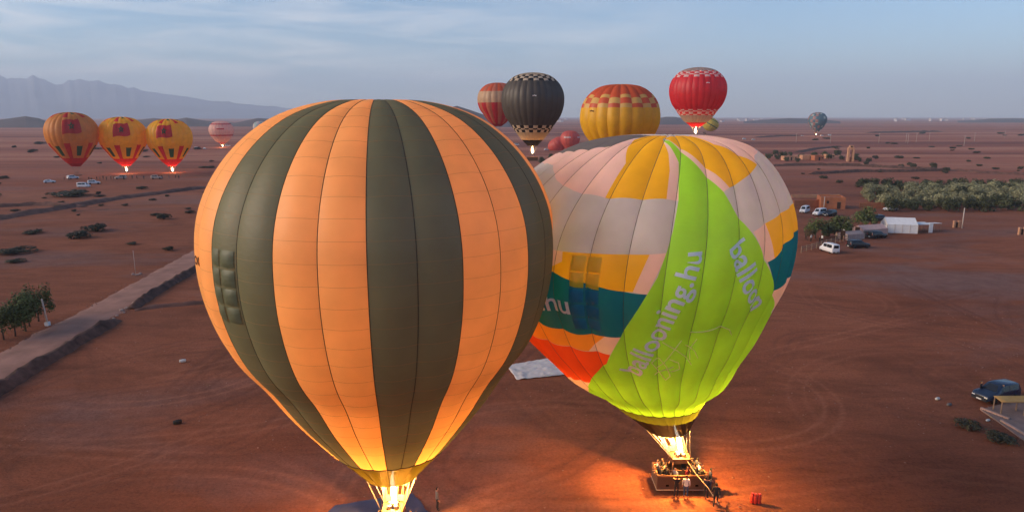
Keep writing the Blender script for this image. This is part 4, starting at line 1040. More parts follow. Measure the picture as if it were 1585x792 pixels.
def wall(px0, px1, h, label, m=M_ADOBE, t=.3, name='mud_wall'):
    a, b = gp(*px0), gp(*px1); d = b - a; mm = MB(); n = max(2, int(d.length / 1.2)); rr = random.Random(int(px0[0]))
    s = Vector((-d.y, d.x, 0)).normalized() * t / 2
    for k in range(n + 1):
        q = a + d * (k / n); hh = h * rr.uniform(.93, 1.04)
        for o, z in ((-1, -.1), (-1, hh - .08), (-.6, hh), (.6, hh), (1, hh - .08), (1, -.1)): mm.v.append(tuple(q + s * o + Vector((0, 0, z))))
    for k in range(n):
        for j in range(5): mm.f.append((k * 6 + j, (k + 1) * 6 + j, (k + 1) * 6 + j + 1, k * 6 + j + 1)); mm.m.append(0)
    mm.f += [(0, 1, 2, 3, 4, 5), tuple(n * 6 + k for k in (5, 4, 3, 2, 1, 0))]; mm.m += [0, 0]
    return tag(mm.build(name, m), label, 'wall')
wall((1228, 321), (1273, 320), 2.3, 'red mud wall joining the square mud house behind the minibuses'); wall((1330, 321), (1380, 321), 1.5, 'low red mud wall between the square mud house and the grove'); wall((1225, 306), (1300, 306), 1.2, 'pale low wall behind the square mud house', M_ADOBE2)
# tower
p = gp(1315.5, 250); e = empty('tower', p, -.25); tag(e, 'slim mud brick tower with an open slot standing on the plain', 'tower')
for sx in (-1, 1): MB().box((sx * 1.3, 0, 3.5), (1.1, 3.4, 7.4), taper=.86).build('pier', M_ADOBE2, e)
MB().box((0, .9, 1.3), (1.3, 1.5, 2.6)).build('back_wall', M_ADOBE2, e); MB().box((0, 0, 7.7), (3.5, 3.2, 1.2)).build('lintel', M_ADOBE2, e); MB().box((0, 0, 9.0), (2.6, 2.4, 1.5), taper=.8).build('lantern', M_ADOBE2, e); MB().box((0, -1.25, 9.0), (.8, .3, 1.0)).build('opening', M_DOOR, e)
for x, y, L, D, H, m, lab in ((1252, 247, 10, 6, 2.8, M_ADOBE2, 'long pale mud house among the village trees'), (1265, 248, 6, 5, 3.0, M_ADOBE, 'small bright red mud house among the village trees'), (1222, 248, 9, 5, 2.6, M_ADOBE2, 'low mud house at the end of the village closest to the patchwork balloon'), (1283, 245, 5, 5, 2.6, M_ADOBE2, 'little mud house between the red house and the tower')):
    q = gp(x, y); house((q.x, q.y, 0), L, D, H, rs.uniform(-.3, .3), lab, m, wins=((L * .3, 1.6),))
# marquee
def marquee(loc, L, D, eave, ridge_, rz, label, m, open_end=False):
    e = empty('marquee', loc, rz); tag(e, label, 'tent'); ny = 10; r = MB()
    for k in range(ny + 1):
        y = -L / 2 + L * k / ny; sag = .06 * math.sin(math.pi * (k % 2))
        for x, z in ((-D / 2 - .12, eave - .12), (-D / 4, (eave + ridge_) / 2 - .08 - sag), (0, ridge_), (D / 4, (eave + ridge_) / 2 - .08 - sag), (D / 2 + .12, eave - .12)): r.v.append((x, y, z))
    for k in range(ny):
        for j in range(4): r.f.append((k * 5 + j, k * 5 + j + 1, k * 5 + j + 6, k * 5 + j + 5)); r.m.append(0)
    r.build('roof', m, e)
    for sx in (-1, 1): MB().box((sx * D / 2, 0, eave / 2), (.05, L, eave)).build('side_wall', m, e)
    for sy in (-1, 1):
        w = MB(); y = sy * (L / 2 - .03); w.add([(-D / 2 + .03, y, 0), (D / 2 - .03, y, 0), (D / 2 - .03, y, eave - .02), (0, y, ridge_ - .05), (-D / 2 + .03, y, eave - .02)], [(0, 1, 2, 3, 4)]); w.build('end_wall', m, e)
    for k in range(5):
        for sx in (-1, 1): MB().tube([(sx * (D / 2 + .06), -L / 2 + L * k / 4, 0), (sx * (D / 2 + .06), -L / 2 + L * k / 4, eave)], .04, 5).build('post', M_POLE, e)
    MB().box((0, -L / 2 - .02, 1.0), (1.3, .05, 2.0)).build('doorway', M_DOOR, e)
    return e
q = gp(1398, 361); marquee((q.x + .3, q.y + 2.6, 0), 6.6, 5.2, 2.1, 3.4, 1.35, 'white gabled marquee tent at the end of the camp', M_WHITEC)
q = gp(1354, 366); marquee((q.x, q.y + 2.5, 0), 7.2, 3.4, 1.6, 2.4, -1.25, 'long low pinkish tent joined to the white marquee', M_PINKC)
q = gp(1322, 371); marquee((q.x, q.y + 1.5, 0), 5.0, 2.6, 1.3, 1.8, -1.2, 'low faded tent between the long pink tent and the camp fence', mat('faded_canvas', (.40, .30, .28), .9))
q = gp(1311, 358); marquee((q.x, q.y + 1.5, 0), 2.2, 2.2, 1.5, 2.3, .4, 'small white tent under the camp trees', M_WHITEC)
# gazebo with white awnings
q = gp(1440, 360); e = empty('gazebo', q, .1); tag(e, 'white flat awnings on posts with a white banner in front', 'gazebo')
for cx, cy, L, D, z, tl in ((-1.2, 1.6, 3.0, 2.4, 2.0, .10), (2.0, 2.4, 3.4, 2.4, 1.9, -.08)):
    MB().box((cx, cy, z), (L, D, .07), rx=tl).build('awning', M_WHITEC, e)
    for sx in (-1, 1):
        for sy in (-1, 1): MB().tube([(cx + sx * L * .46, cy + sy * D * .44, 0), (cx + sx * L * .46, cy + sy * D * .44, z - .02)], .04, 5).build('post', M_WOOD, e)
MB().box((0, 0, 1.15), (.95, .12, 2.3)).build('banner', M_WHITEC, e)
MB().box((1.2, 2.2, .4), (3.2, .8, .08)).build('counter', M_WOOD, e)
def gate(px, label):
    q = gp(*px); e = empty('gateway', q, .1); tag(e, label, 'gateway')
    for sx in (-1, 1): MB().box((sx * .62, 0, .75), (.45, .5, 1.6)).build('pillar', M_ADOBE2, e); MB().box((sx * .62, 0, 1.64), (.6, .62, .16), taper=.7).build('cap', M_ADOBE2, e)
    MB().box((0, .05, .65), (.8, .08, 1.3)).build('gate', M_DOOR, e)
gate((1480, 352), 'pair of pale adobe gate pillars beside the tall white pole'); gate((1581, 363), 'pair of pale adobe gate pillars at the edge of the grove clearing')
def pole(px, h, r, label, m=M_POLE, arm=False, name='pole', group=None, block=False):
    q = gp(*px); e = empty(name, q); tag(e, label, 'pole', group); MB().tube([(0, 0, -.1), (0, 0, h)], [r * 1.15, r * .8], 8).build('shaft', m, e, True)
    if arm: MB().box((0, 0, h - .35), (1.6, .12, .12)).build('crossarm', m, e); [MB().tube([(x, 0, h - .28), (x, 0, h - .05)], .05, 5).build('insulator', M_POLE, e) for x in (-.7, 0, .7)]
    if block: MB().box((0, 0, .2), (.5, .5, .5)).build('footing', M_WHITEC, e)
    return e
pole((1489, 353), 5.0, .13, 'tall white pole beside the adobe gate pillars'); pole((1275, 323), 3.6, .14, 'white pole against the square mud house'); pole((74, 503), 3.6, .12, 'leaning concrete pole with a white footing beside the roadside trees', block=True).rotation_euler = (0, -.09, 0); pole((210, 424), 4.2, .035, 'thin white pole with a heap of stones at its foot beyond the road')
for x, y in ((1405, 222), (1402, 221), (1418, 220), (1492, 226), (1508, 219), (1438, 218), (1555, 213), (1586, 222), (1360, 221), (1285, 222), (1232, 221)):
    pole((x, y), 9.5, .16, 'far utility pole with a crossarm on the open plain', arm=True, name='utility_pole', group='utility poles on the plain')
# stones by the road gap and pole
M_STONE = mat('pale_stone', (.38, .26, .21), .95, .2, 3)
def stone(p, s, label, m=M_STONE, name='stone', group=None, sd=1):
    bm = bmesh.new(); bmesh.ops.create_icosphere(bm, subdivisions=2, radius=1); r = random.Random(sd)
    for v in bm.verts: v.co *= r.uniform(.82, 1.15); v.co.z *= .65
    me = bpy.data.meshes.new(name); bm.to_mesh(me); bm.free(); me.materials.append(m); o = link(name, me); o.location = (p.x, p.y, s * .3); o.scale = (s * 1.2, s, s); o.rotation_euler.z = r.uniform(0, 6); return tag(o, label, 'stone', group)
for k, (x, y) in enumerate(((176, 493), (181, 489), (188, 481), (196, 477), (204, 474), (209, 470), (192, 484))): stone(gp(x, y), random.uniform(.18, .4), 'pale stone heaped in the gap of the road bank', group='stones in the bank gap', sd=k)
for k, (x, y) in enumerate(((206, 425), (212, 426), (217, 424))): stone(gp(x, y), .3, 'stone at the foot of the thin white pole', group='stones at the thin pole', sd=30 + k)
# low camp fence
def fence(px0, px1, h, label):
    a, b = gp(*px0), gp(*px1); d = b - a; L = d.length; e = empty('fence', a, math.atan2(d.y, d.x)); tag(e, label, 'fence'); n = int(L / 2.2)
    for k in range(n + 1): MB().box((k * L / n, 0, h / 2), (.12, .12, h + .1)).build('post', M_WOOD, e)
    for z in (.35, .8, 1.15):
        if z < h: MB().box((L / 2, -.085, z), (L, .04, .14)).build('rail', M_WOOD, e)
fence((1240, 391), (1300, 374), 1.3, 'wooden rail fence behind the white van at the camp edge'); fence((1305, 373), (1362, 362), 1.2, 'wooden rail fence in front of the pink tents')

# ------------------------------------------------------------------ vehicles
M_GLASS = mat('car_glass', (0.015, 0.018, 0.022), .12, .05, spec=.6); M_TYRE = mat('tyre_rubber', (0.02, 0.02, 0.02), .9); M_RIM = mat('wheel_rim', (0.35, 0.35, 0.36), .4, metal=.8)
M_LAMP = mat('headlamp', (0.7, 0.7, 0.68), .2); M_TAIL = mat('tail_lamp', (0.30, 0.02, 0.015), .3); M_PLATE = mat('number_plate', (0.75, 0.75, 0.72), .5); M_BLKP = mat('black_plastic', (0.025, 0.025, 0.027), .6)
PAINT = {'white': mat('white_paint', (0.72, 0.72, 0.73), .3, .03), 'navy': mat('navy_paint', (0.018, 0.030, 0.060), .22, .05, spec=.6), 'black': mat('black_paint', (0.018, 0.018, 0.022), .25, .05, spec=.6), 'silver': mat('silver_paint', (0.45, 0.44, 0.43), .3, .03), 'sand': mat('sand_paint', (0.48, 0.36, 0.30), .4, .03)}
SHAPES = {  # stations: x, belt z, roof z, half width, roof half width ; length runs along +x = front
 'suv': ([(-2.25, .78, .80, .80, .70), (-2.20, 1.02, 1.55, .90, .62), (-1.9, 1.04, 1.66, .92, .66), (-.6, 1.02, 1.70, .93, .68), (.35, 1.00, 1.66, .93, .67), (1.05, .98, 1.02, .93, .84), (1.9, .92, .95, .90, .78), (2.25, .72, .78, .80, .70)], .72, 1.35, 1.38, .35),
 'van': ([(-2.5, .95, 1.0, .86, .80), (-2.47, 1.2, 2.12, .95, .80), (-2.2, 1.2, 2.2, .96, .82), (-.3, 1.2, 2.22, .96, .82), (1.0, 1.18, 2.14, .96, .80), (1.75, 1.10, 1.22, .95, .84), (2.3, .98, 1.02, .90, .80), (2.5, .72, .76, .82, .74)], .70, 1.5, 1.6, .33),
 'car': ([(-2.1, .72, .74, .78, .70), (-2.0, .90, .95, .84, .74), (-1.5, .92, 1.25, .86, .62), (-.9, .92, 1.42, .87, .60), (.2, .90, 1.42, .87, .60), (.95, .88, .92, .87, .76), (1.75, .80, .84, .84, .72), (2.1, .62, .66, .76, .66)], .62, 1.25, 1.25, .31)}
CARM = {}
def car_meshes(kind):
    if kind in CARM: return CARM[kind]
    st, gl, wr, wf, R0 = SHAPES[kind]; zb = R0 * .75; m = MB(); n = 14; secs = []
    for x, bz, rz_, hw, rw in st:
        half = [(hw * .82, zb), (hw * .98, zb + .12), (hw, (zb + bz) / 2), (hw * .985, bz), (hw * .985 * .35 + rw * .65, bz + (rz_ - bz) * .60), (rw * 1.0, bz + (rz_ - bz) * .93), (rw * .7, rz_)]
        secs.append([(x, -y, z) for y, z in half] + [(x, y, z) for y, z in half[::-1]])
    for s_ in secs: m.v += s_
    for i in range(len(secs) - 1):
        for k in range(n):
            k2 = (k + 1) % n; m.f.append((i * n + k, (i + 1) * n + k, (i + 1) * n + k2, i * n + k2)); m.m.append(0)
    m.f += [tuple(range(n)), tuple((len(secs) - 1) * n + k for k in range(n - 1, -1, -1))]; m.m += [0, 0]
    d = {'body': m}
    def quad(name, pts, t=.012):
        q = [Vector(p) for p in pts]; nn = (q[1] - q[0]).cross(q[2] - q[0]).normalized() * t; mm = MB(); c = sum(q, Vector()) / 4
        o = [c + (p - c) * .93 + nn for p in q]; b = [p - nn * 2 for p in o]
        mm.add(o + b, [(0, 1, 2, 3), (7, 6, 5, 4), (0, 4, 5, 1), (1, 5, 6, 2), (2, 6, 7, 3), (3, 7, 4, 0)]); d.setdefault(name, []).append(mm)
    g = [i for i in range(len(st)) if st[i][2] - st[i][1] > .25]; a, b = g[0], g[-1]
    def pt(i, side, t):
        x, bz, rz_, hw, rw = st[i]; y = hw * .985 + (rw - hw * .985) * t; return (x, side * y, bz + (rz_ - bz) * t)
    for side in (-1, 1):
        for i, j in zip(g[:-1], g[1:]):
            p = [pt(i, side, .10), pt(j, side, .10), pt(j, side, .86), pt(i, side, .86)]
            if abs(st[j][0] - st[i][0]) < .35: continue
            quad('side_window', p if side < 0 else p[::-1])
    xb, bzb, rzb, hwb, rwb = st[b]; xn, bzn, rzn, hwn, rwn = st[b + 1]
    L0 = lambda t, y: (xn + (xb - xn) * t, y, rzn + (rzb - rzn) * t + .005)
    quad('windscreen', [L0(.08, -rwn * .88), L0(.08, rwn * .88), L0(.92, rwb * .66), L0(.92, -rwb * .66)])
    xa, bza, rza, hwa, rwa = st[a]; xm = st[a - 1][0]
    if kind == 'car': quad('rear_window', [(st[1][0] + .08, .6, st[1][2] + .02), (st[1][0] + .08, -.6, st[1][2] + .02), (st[3][0] - .1, -.5, st[3][2] - .06), (st[3][0] - .1, .5, st[3][2] - .06)])
    else: quad('rear_window', [(xa - .015, hwa * .72, bza + .08), (xa - .015, -hwa * .72, bza + .08), (xa - .015, -rwa * .8, rza - .12), (xa - .015, rwa * .8, rza - .12)])
    xf, xr = st[-1][0], st[0][0]; hz = st[-1][1]
    for s_ in (-1, 1):
        d.setdefault('headlight', []).append(MB().box((xf - .10, s_ * .62, hz - .02), (.22, .30, .15), taper=.85)); d.setdefault('tail_light', []).append(MB().box((xr + .06, s_ * .72, st[1][1] - .06), (.10, .16, .26)))
    d['bumper'] = [MB().box((xf - .04, 0, zb + .14), (.20, 1.5, .22), taper=.95), MB().box((xr + .02, 0, zb + .16), (.18, 1.5, .22), taper=.95)]
    d['number_plate'] = [MB().box((xf + .065, 0, zb + .16), (.02, .5, .12)), MB().box((xr - .075, 0, zb + .2), (.02, .5, .12))]
    d['grille'] = [MB().box((xf + .0, 0, hz - .08), (.06, .8, .16))]
    ty = MB().lathe([(R0 * .6, -.11), (R0 * .95, -.11), (R0, -.07), (R0, .07), (R0 * .95, .11), (R0 * .6, .11)], 14, axis='Y').mesh('tyre', M_TYRE, True); ri = MB().lathe([(R0 * .1, -.09), (R0 * .62, -.085), (R0 * .62, .085), (R0 * .1, .09)], 10, axis='Y').mesh('rim', M_RIM)
    res = {'body': m.mesh('body', PAINT['white'], True), 'wheel': (ty, ri, [(-wr, -.82), (-wr, .82), (wf, -.82), (wf, .82)], R0)}
    mm_ = {'side_window': M_GLASS, 'windscreen': M_GLASS, 'rear_window': M_GLASS, 'headlight': M_LAMP, 'tail_light': M_TAIL, 'bumper': M_BLKP, 'number_plate': M_PLATE, 'grille': M_BLKP}
    for k, v in d.items():
        if k != 'body': res[k] = [q.mesh(k, mm_[k]) for q in v]
    CARM[kind] = res; return res
def vehicle(kind, colour, loc, heading, label, cat='car', group=None, sc=1.0, name=None):
    r = car_meshes(kind); e = empty(name or {'suv': 'parked_car', 'van': 'minibus', 'car': 'parked_car'}[kind], loc, R_(heading), sc); tag(e, label, cat, group)
    b = link('body', r['body'], e); b.material_slots[0].link = 'OBJECT'; b.material_slots[0].material = PAINT[colour]
    for k in ('side_window', 'windscreen', 'rear_window', 'headlight', 'tail_light', 'bumper', 'number_plate', 'grille'):
        for me in r[k]: link(k, me, e)
    ty, ri, pos, R0 = r['wheel']
    for x, y in pos: w = link('wheel', ty, e); w.location = (x, y, R0); link('rim', ri, w)
    return e
for kind, c, px, hd, lab, cat in (
    ('suv', 'navy', (1540, 617), 200, 'dark blue estate car parked by the kerb with its bonnet towards the balloons', 'car'),
    ('van', 'white', (1283, 390), 100, 'white van parked in front of the camp fence', 'van'), ('suv', 'black', (1328, 383), 8, 'black car parked beside the white van before the camp fence', 'car'),
    ('suv', 'black', (1357, 368), 20, 'black car half hidden against the low pink tents', 'car'), ('van', 'white', (1245, 329), 230, 'white minibus nearest the patchwork balloon, before the mud wall', 'minibus'),
    ('van', 'white', (1268, 333), 215, 'white minibus right in front of the square mud house', 'minibus'), ('suv', 'black', (1284, 334), 215, 'dark car tucked beside the minibus at the square mud house', 'car'),
    ('car', 'silver', (1350, 341), 200, 'silver car behind the full green tree by the pink tent', 'car'), ('suv', 'black', (1355, 342), 190, 'black car right behind the silver one by the tent', 'car'), ('car', 'white', (1378, 326), 200, 'pale car parked at the corner of the grove', 'car'),
    ('car', 'white', (77, 283), 30, 'small white car standing alone on the plain near the orange balloon', 'car'), ('van', 'white', (130, 290), 5, 'white minibus parked in front of the unlit orange balloon', 'minibus'), ('suv', 'white', (146, 285), 30, 'white car tucked behind the minibus at the orange balloon', 'car'),
    ('suv', 'white', (113, 277), 60, 'white car right under the mouth of the orange balloon', 'car'), ('suv', 'sand', (243, 277), 10, 'sand coloured pickup car beside the last yellow balloon', 'car'), ('suv', 'sand', (187, 277), 200, 'sand coloured car beside the basket of the middle yellow balloon', 'car'),
    ('van', 'white', (306, 231), 15, 'white minibus before the pale pink balloon', 'minibus'), ('car', 'white', (317, 231), 100, 'white car next to the minibus before the pale pink balloon', 'car'), ('van', 'white', (353, 227), 30, 'white minibus beside the basket of the pale pink balloon', 'minibus'),
    ('van', 'white', (1272, 211), 10, 'white minibus under the blue green balloon', 'minibus'), ('van', 'white', (1284, 210), 5, 'white truck-like van farther out beside the blue green balloon', 'van'), ('car', 'white', (1242, 211), 20, 'white car left apart on the plain by the blue green balloon', 'car'),
    ('van', 'white', (1152, 216), 10, 'white minibus on the plain just over the crown of the patchwork balloon', 'minibus'), ('car', 'white', (1166, 217), 10, 'white car on the plain just over the crown of the patchwork balloon', 'car'),
    ('van', 'white', (800, 225), 10, 'white minibus on the plain between the striped and charcoal balloons', 'minibus'), ('car', 'white', (846, 233), 30, 'white car under the charcoal balloon', 'car'), ('car', 'sand', (855, 231), 60, 'sand coloured car under the coral balloons', 'car')):
    vehicle(kind, c, gp(*px), hd, lab, cat, sc=.88 if kind == 'van' else 1.0)

# ------------------------------------------------------------------ people
SKIN = mat('skin', (0.42, 0.22, 0.14), .6, .08); HAIR = mat('hair', (0.02, 0.014, 0.010), .7); SHOE = mat('shoe', (0.03, 0.025, 0.022), .7)
CLOTH = [mat('cloth_' + n, c, .85, .12, 4) for n, c in (('black', (.02, .02, .022)), ('navy', (.02, .028, .06)), ('grey', (.14, .14, .14)), ('white', (.62, .60, .56)), ('red', (.36, .03, .03)), ('beige', (.40, .29, .19)), ('denim', (.05, .08, .14)), ('brown', (.10, .055, .035)), ('orange', (.55, .18, .03)))]
def person_mesh(name, pose):
    J = {'pel': (0, 0, .95), 'wst': (0, 0, 1.10), 'chs': (0, -.01, 1.32), 'nck': (0, 0, 1.48), 'hd0': (0, -.02, 1.57), 'hd1': (0, -.01, 1.69), 'hd2': (0, .01, 1.76), 'nose': (0, -.125, 1.625)}
    for s, k in ((-1, 'L'), (1, 'R')):
        J['sh' + k] = (s * .19, 0, 1.42); J['el' + k] = (s * .25, .02, 1.13); J['wr' + k] = (s * .26, -.08, .89); J['pa' + k] = (s * .26, -.11, .81)
        J['hp' + k] = (s * .10, 0, .92); J['kn' + k] = (s * .11, -.02, .50); J['an' + k] = (s * .11, .02, .09); J['to' + k] = (s * .12, -.16, .04)
    J.update(pose); E_ = []; V = {}; rad = {'pel': .15, 'wst': .13, 'chs': .16, 'nck': .06, 'hd0': .085, 'hd1': .105, 'hd2': .07, 'nose': .016}
    for k in 'LR': rad.update({'sh' + k: .075, 'el' + k: .05, 'wr' + k: .032, 'pa' + k: .036, 'hp' + k: .10, 'kn' + k: .065, 'an' + k: .045, 'to' + k: .038})
    E_ = [('pel', 'wst'), ('wst', 'chs'), ('chs', 'nck'), ('nck', 'hd0'), ('hd0', 'hd1'), ('hd1', 'hd2'), ('hd0', 'nose')]
    for k in 'LR': E_ += [('chs', 'sh' + k), ('sh' + k, 'el' + k), ('el' + k, 'wr' + k), ('wr' + k, 'pa' + k), ('pel', 'hp' + k), ('hp' + k, 'kn' + k), ('kn' + k, 'an' + k), ('an' + k, 'to' + k)]
    roots = ['pel']
    for k, s in (('L', -1), ('R', 1)):
        pa = Vector(J['pa' + k]); d = (pa - Vector(J['wr' + k])).normalized(); sd = Vector((0, 1, 0)) if abs(d.y) < .8 else Vector((1, 0, 0)); sd = (sd - d * sd.dot(d)).normalized(); pn = d.cross(sd)
        for f, (o, ln_) in enumerate(((-.027, .062), (-.009, .075), (.009, .070), (.027, .055), (-.045, .045))):
            a = pa + sd * o * .8 + d * (.005 if f < 4 else -.03); b = a + d * ln_ * .6 + (sd * -.02 if f == 4 else Vector()); c = b + d * ln_ * .5 + pn * s * .015
            for q, (p, r_) in enumerate(((a, .010), (b, .009), (c, .007))): J[f'f{k}{f}{q}'] = tuple(p); rad[f'f{k}{f}{q}'] = r_
            E_ += [(f'f{k}{f}0', f'f{k}{f}1'), (f'f{k}{f}1', f'f{k}{f}2')]; roots.append(f'f{k}{f}0')
    keys = list(J); ix = {k: i for i, k in enumerate(keys)}
    me = bpy.data.meshes.new('p'); me.from_pydata([J[k] for k in keys], [(ix[a], ix[b]) for a, b in E_], []); ob = bpy.data.objects.new('p', me); COL.objects.link(ob)
    md = ob.modifiers.new('skin', 'SKIN'); sk = me.skin_vertices[0].data if len(me.skin_vertices) else None
    if sk is None:
        bpy.context.view_layer.objects.active = ob; bpy.ops.mesh.customdata_skin_add(); sk = me.skin_vertices[0].data
    for k in keys:
        v = sk[ix[k]]; r_ = rad[k]; fx = {'chs': 1.12, 'pel': 1.05, 'wst': 1.05}.get(k, 1); v.radius = (r_ * fx, r_ * (.8 if k in ('chs', 'pel', 'wst') else 1)); v.use_root = k in roots
    ob.modifiers.new('sub', 'SUBSURF').levels = 1
    dg = bpy.context.evaluated_depsgraph_get(); res = bpy.data.meshes.new_from_object(ob.evaluated_get(dg)); res.name = name; bpy.data.objects.remove(ob)
    res.materials.clear()
    for m in (CLOTH[0], CLOTH[6], SKIN, HAIR, SHOE): res.materials.append(m)
    hd = Vector(J['hd1']); wr = [Vector(J['wrL']), Vector(J['wrR'])]; pas = [Vector(J['paL']), Vector(J['paR'])]
    for p in res.polygons:
        c = p.center; mi = 0
        if c.z < .94: mi = 1
        if c.z < .12: mi = 4
        if (c - hd).length < .26 and c.z > hd.z - .22: mi = 2
        if (c - hd).length < .24 and (c.z > hd.z + .03 or c.y > hd.y + .02) and c.z > hd.z - .10: mi = 3
        if min((c - w).length for w in pas) < .12: mi = 2
        p.material_index = mi; p.use_smooth = True
    return res
POSES = [('stand', {}), ('lean', {'elL': (-.30, -.10, 1.18), 'wrL': (-.20, -.32, 1.14), 'paL': (-.18, -.40, 1.13), 'elR': (.30, -.10, 1.18), 'wrR': (.20, -.32, 1.14), 'paR': (.18, -.40, 1.13)}),
         ('reach', {'elR': (.34, -.10, 1.55), 'wrR': (.32, -.16, 1.80), 'paR': (.31, -.18, 1.88)}),
         ('walk', {'knL': (-.11, -.20, .52), 'anL': (-.11, -.26, .10), 'toL': (-.11, -.44, .07), 'knR': (.11, .08, .50), 'anR': (.11, .32, .14), 'toR': (.12, .18, .05), 'wrL': (-.27, .16, .92), 'paL': (-.27, .20, .85), 'wrR': (.27, -.20, .93), 'paR': (.27, -.26, .87)}),
         ('pull', {'elL': (-.20, -.22, 1.26), 'wrL': (-.10, -.44, 1.30), 'paL': (-.08, -.52, 1.31), 'elR': (.20, -.22, 1.20), 'wrR': (.10, -.42, 1.18), 'paR': (.08, -.50, 1.18), 'chs': (0, .06, 1.30), 'nck': (0, .10, 1.46), 'hd0': (0, .09, 1.55), 'hd1': (0, .10, 1.67), 'hd2': (0, .12, 1.74), 'nose': (0, -.015, 1.61), 'shL': (-.19, .07, 1.41), 'shR': (.19, .07, 1.41)})]
PEOPLE = {n: person_mesh('body', p) for n, p in POSES}
def person(pose, loc, rz, label, top=0, legs=6, sc=1.0, group=None):
    o = link('person', PEOPLE[pose]); o.location = loc; o.rotation_euler.z = rz; o.scale = (sc,) * 3; tag(o, label, 'person', group)
    for k, m in ((0, CLOTH[top]), (1, CLOTH[legs])): o.material_slots[k].link = 'OBJECT'; o.material_slots[k].material = m
    return o
NMC = ['black', 'navy', 'grey', 'white', 'red', 'beige', 'denim', 'brown', 'orange']
rp = random.Random(3)
# passengers in the basket of the patchwork balloon
spots = [(-1.50, -.55), (-1.50, .0), (-1.48, .55), (-1.10, -.60), (-1.08, .10), (-1.12, .62), (1.50, -.55), (1.50, .02), (1.48, .56), (1.10, -.60), (1.08, .05), (1.12, .62), (-.45, -.62), (.42, -.62), (-.40, .62), (.45, .64)]
tops = [0, 1, 3, 0, 5, 0, 0, 3, 1, 0, 2, 0, 3, 4, 7, 0]
for k, (x, y) in enumerate(spots):
    corner = ('at the corner' if abs(x) > 1.3 and abs(y) > .4 else 'by the burner frame' if abs(x) < .6 else 'in the passenger bay')
    person('reach' if k in (13,) else 'lean', (BRX + x, BRY + y, .18), math.atan2(x, -y) + rp.uniform(-.5, .5), f'passenger in a {NMC[tops[k]]} top standing in the basket {corner}', tops[k], 6, rp.uniform(.92, 1.03), 'passengers in the patchwork balloon basket')
for lab, pose, x, y, rz, t, l in (('crew member in black gripping the front of the basket', 'pull', -.55, -1.55, math.pi, 0, 0), ('crew member in a pale top standing at the front of the basket', 'stand', .12, -1.62, 2.9, 3, 6),
                                  ('crew member in dark clothes hauling on a rope beside the basket', 'pull', 1.55, -1.75, 2.4, 1, 0), ('crew member in black walking just off the basket corner with the rope', 'walk', 1.95, -2.75, 2.8, 0, 0), ('crew member in navy at the side of the basket', 'stand', 2.15, -.6, 1.6, 1, 6)):
    person(pose, (BRX + x, BRY + y, 0), rz, lab, t, l)
rope = MB(); rope.tube([(BRX + .35, BRY - .5, 2.35), (BRX + .9, BRY - 1.2, 1.6), (BRX + 1.55, BRY - 1.25 - .9, 1.05), (BRX + 2.1, BRY - 3.0, .25)], .025, 5); tag(rope.build('rope', mat('pale_rope', (.55, .42, .28), .9)), 'pale rope running from the burner frame down past the crew', 'rope')
for k, (x, y, t) in enumerate(((-1.4, -.5, 0), (-1.4, .1, 7), (-1.0, .55, 0), (1.4, -.5, 0), (1.4, .2, 4), (1.0, .55, 1), (-.9, -.55, 5), (.95, -.55, 0), (-.4, -.6, 0), (.4, -.6, 1))):
    person('lean', (BLX + x, BLY + y, .18), math.atan2(x, -y), f'passenger in a {NMC[t]} top in the basket of the striped balloon', t, 6, rp.uniform(.92, 1.03), 'passengers in the striped balloon basket')
q = gp(677, 789); person('stand', (q.x, q.y, 0), 1.9, 'lone person in a grey jacket standing on the lit ground by the blue tarpaulin', 2, 0, 1.0)
q = gp(1516, 615); person('stand', (q.x, q.y, 0), .8, 'person in black standing at the bonnet of the dark blue car', 0, 0)
q = gp(1546, 619); person('stand', (q.x, q.y - .3, 0), .3, 'person in navy standing against the side of the dark blue car', 1, 0)
for k, (x, y) in enumerate(((100, 279), (107, 280), (138, 280), (142, 281), (150, 279), (155, 279), (160, 278), (165, 279), (172, 278), (176, 279), (205, 277), (212, 277), (192, 279), (223, 278), (262, 277), (272, 276), (277, 277), (251, 277))):
    person(rp.choice(['stand', 'walk', 'lean']), gp(x, y), rp.uniform(0, 6), 'small dark figure on the plain by the flag-printed balloons', rp.choice([0, 0, 1, 7]), 0, 1.0, 'crew by the flag-printed balloons')
for k, (x, y) in enumerate(((1247, 371), (1255, 374), (1268, 377), (1272, 375), (1294, 371), (1303, 369), (1308, 368))):
    person('stand', gp(x, y), rp.uniform(0, 6), 'visitor standing behind the camp fence near the trees', rp.choice([3, 3, 0, 5]), 0, 1.0, 'visitors behind the camp fence')

# ------------------------------------------------------------------ cloths and small things on the ground
def sheet(name, corners, nx, ny, mtl, label, cat, amp=.10, seed=1, z0=.06):
    c = [gp(*p) for p in corners]; m = MB()
    for j in range(ny + 1):
        for i in range(nx + 1):
            s, t = i / nx, j / ny; p = (c[0] * (1 - s) + c[1] * s) * (1 - t) + (c[3] * (1 - s) + c[2] * s) * t
            wv = (fbm(np.array([p.x * 1.1 + seed]), np.array([p.y * 1.1]), 4, seed)[0] - .45) * amp * 3 + (1 - abs(2 * fbm(np.array([p.x * .8 + 3]), np.array([p.y * .8]), 4, seed + 4)[0] - 1)) ** 3 * amp * 1.6 - amp
            eg = .35 * (fbm(np.array([p.x * .9]), np.array([p.y * .9]), 3, seed + 9)[0] - .5) * (1 if i in (0, nx) or j in (0, ny) else .3)
            m.v.append((p.x + eg, p.y + eg, z0 + max(0, wv)))
    for j in range(ny):
        for i in range(nx): q = j * (nx + 1) + i; m.f.append((q, q + 1, q + nx + 2, q + nx + 1)); m.m.append(0)
    o = m.build(name, mtl, None, True); so = o.modifiers.new('thick', 'SOLIDIFY'); so.thickness = .01
    return tag(o, label, cat)
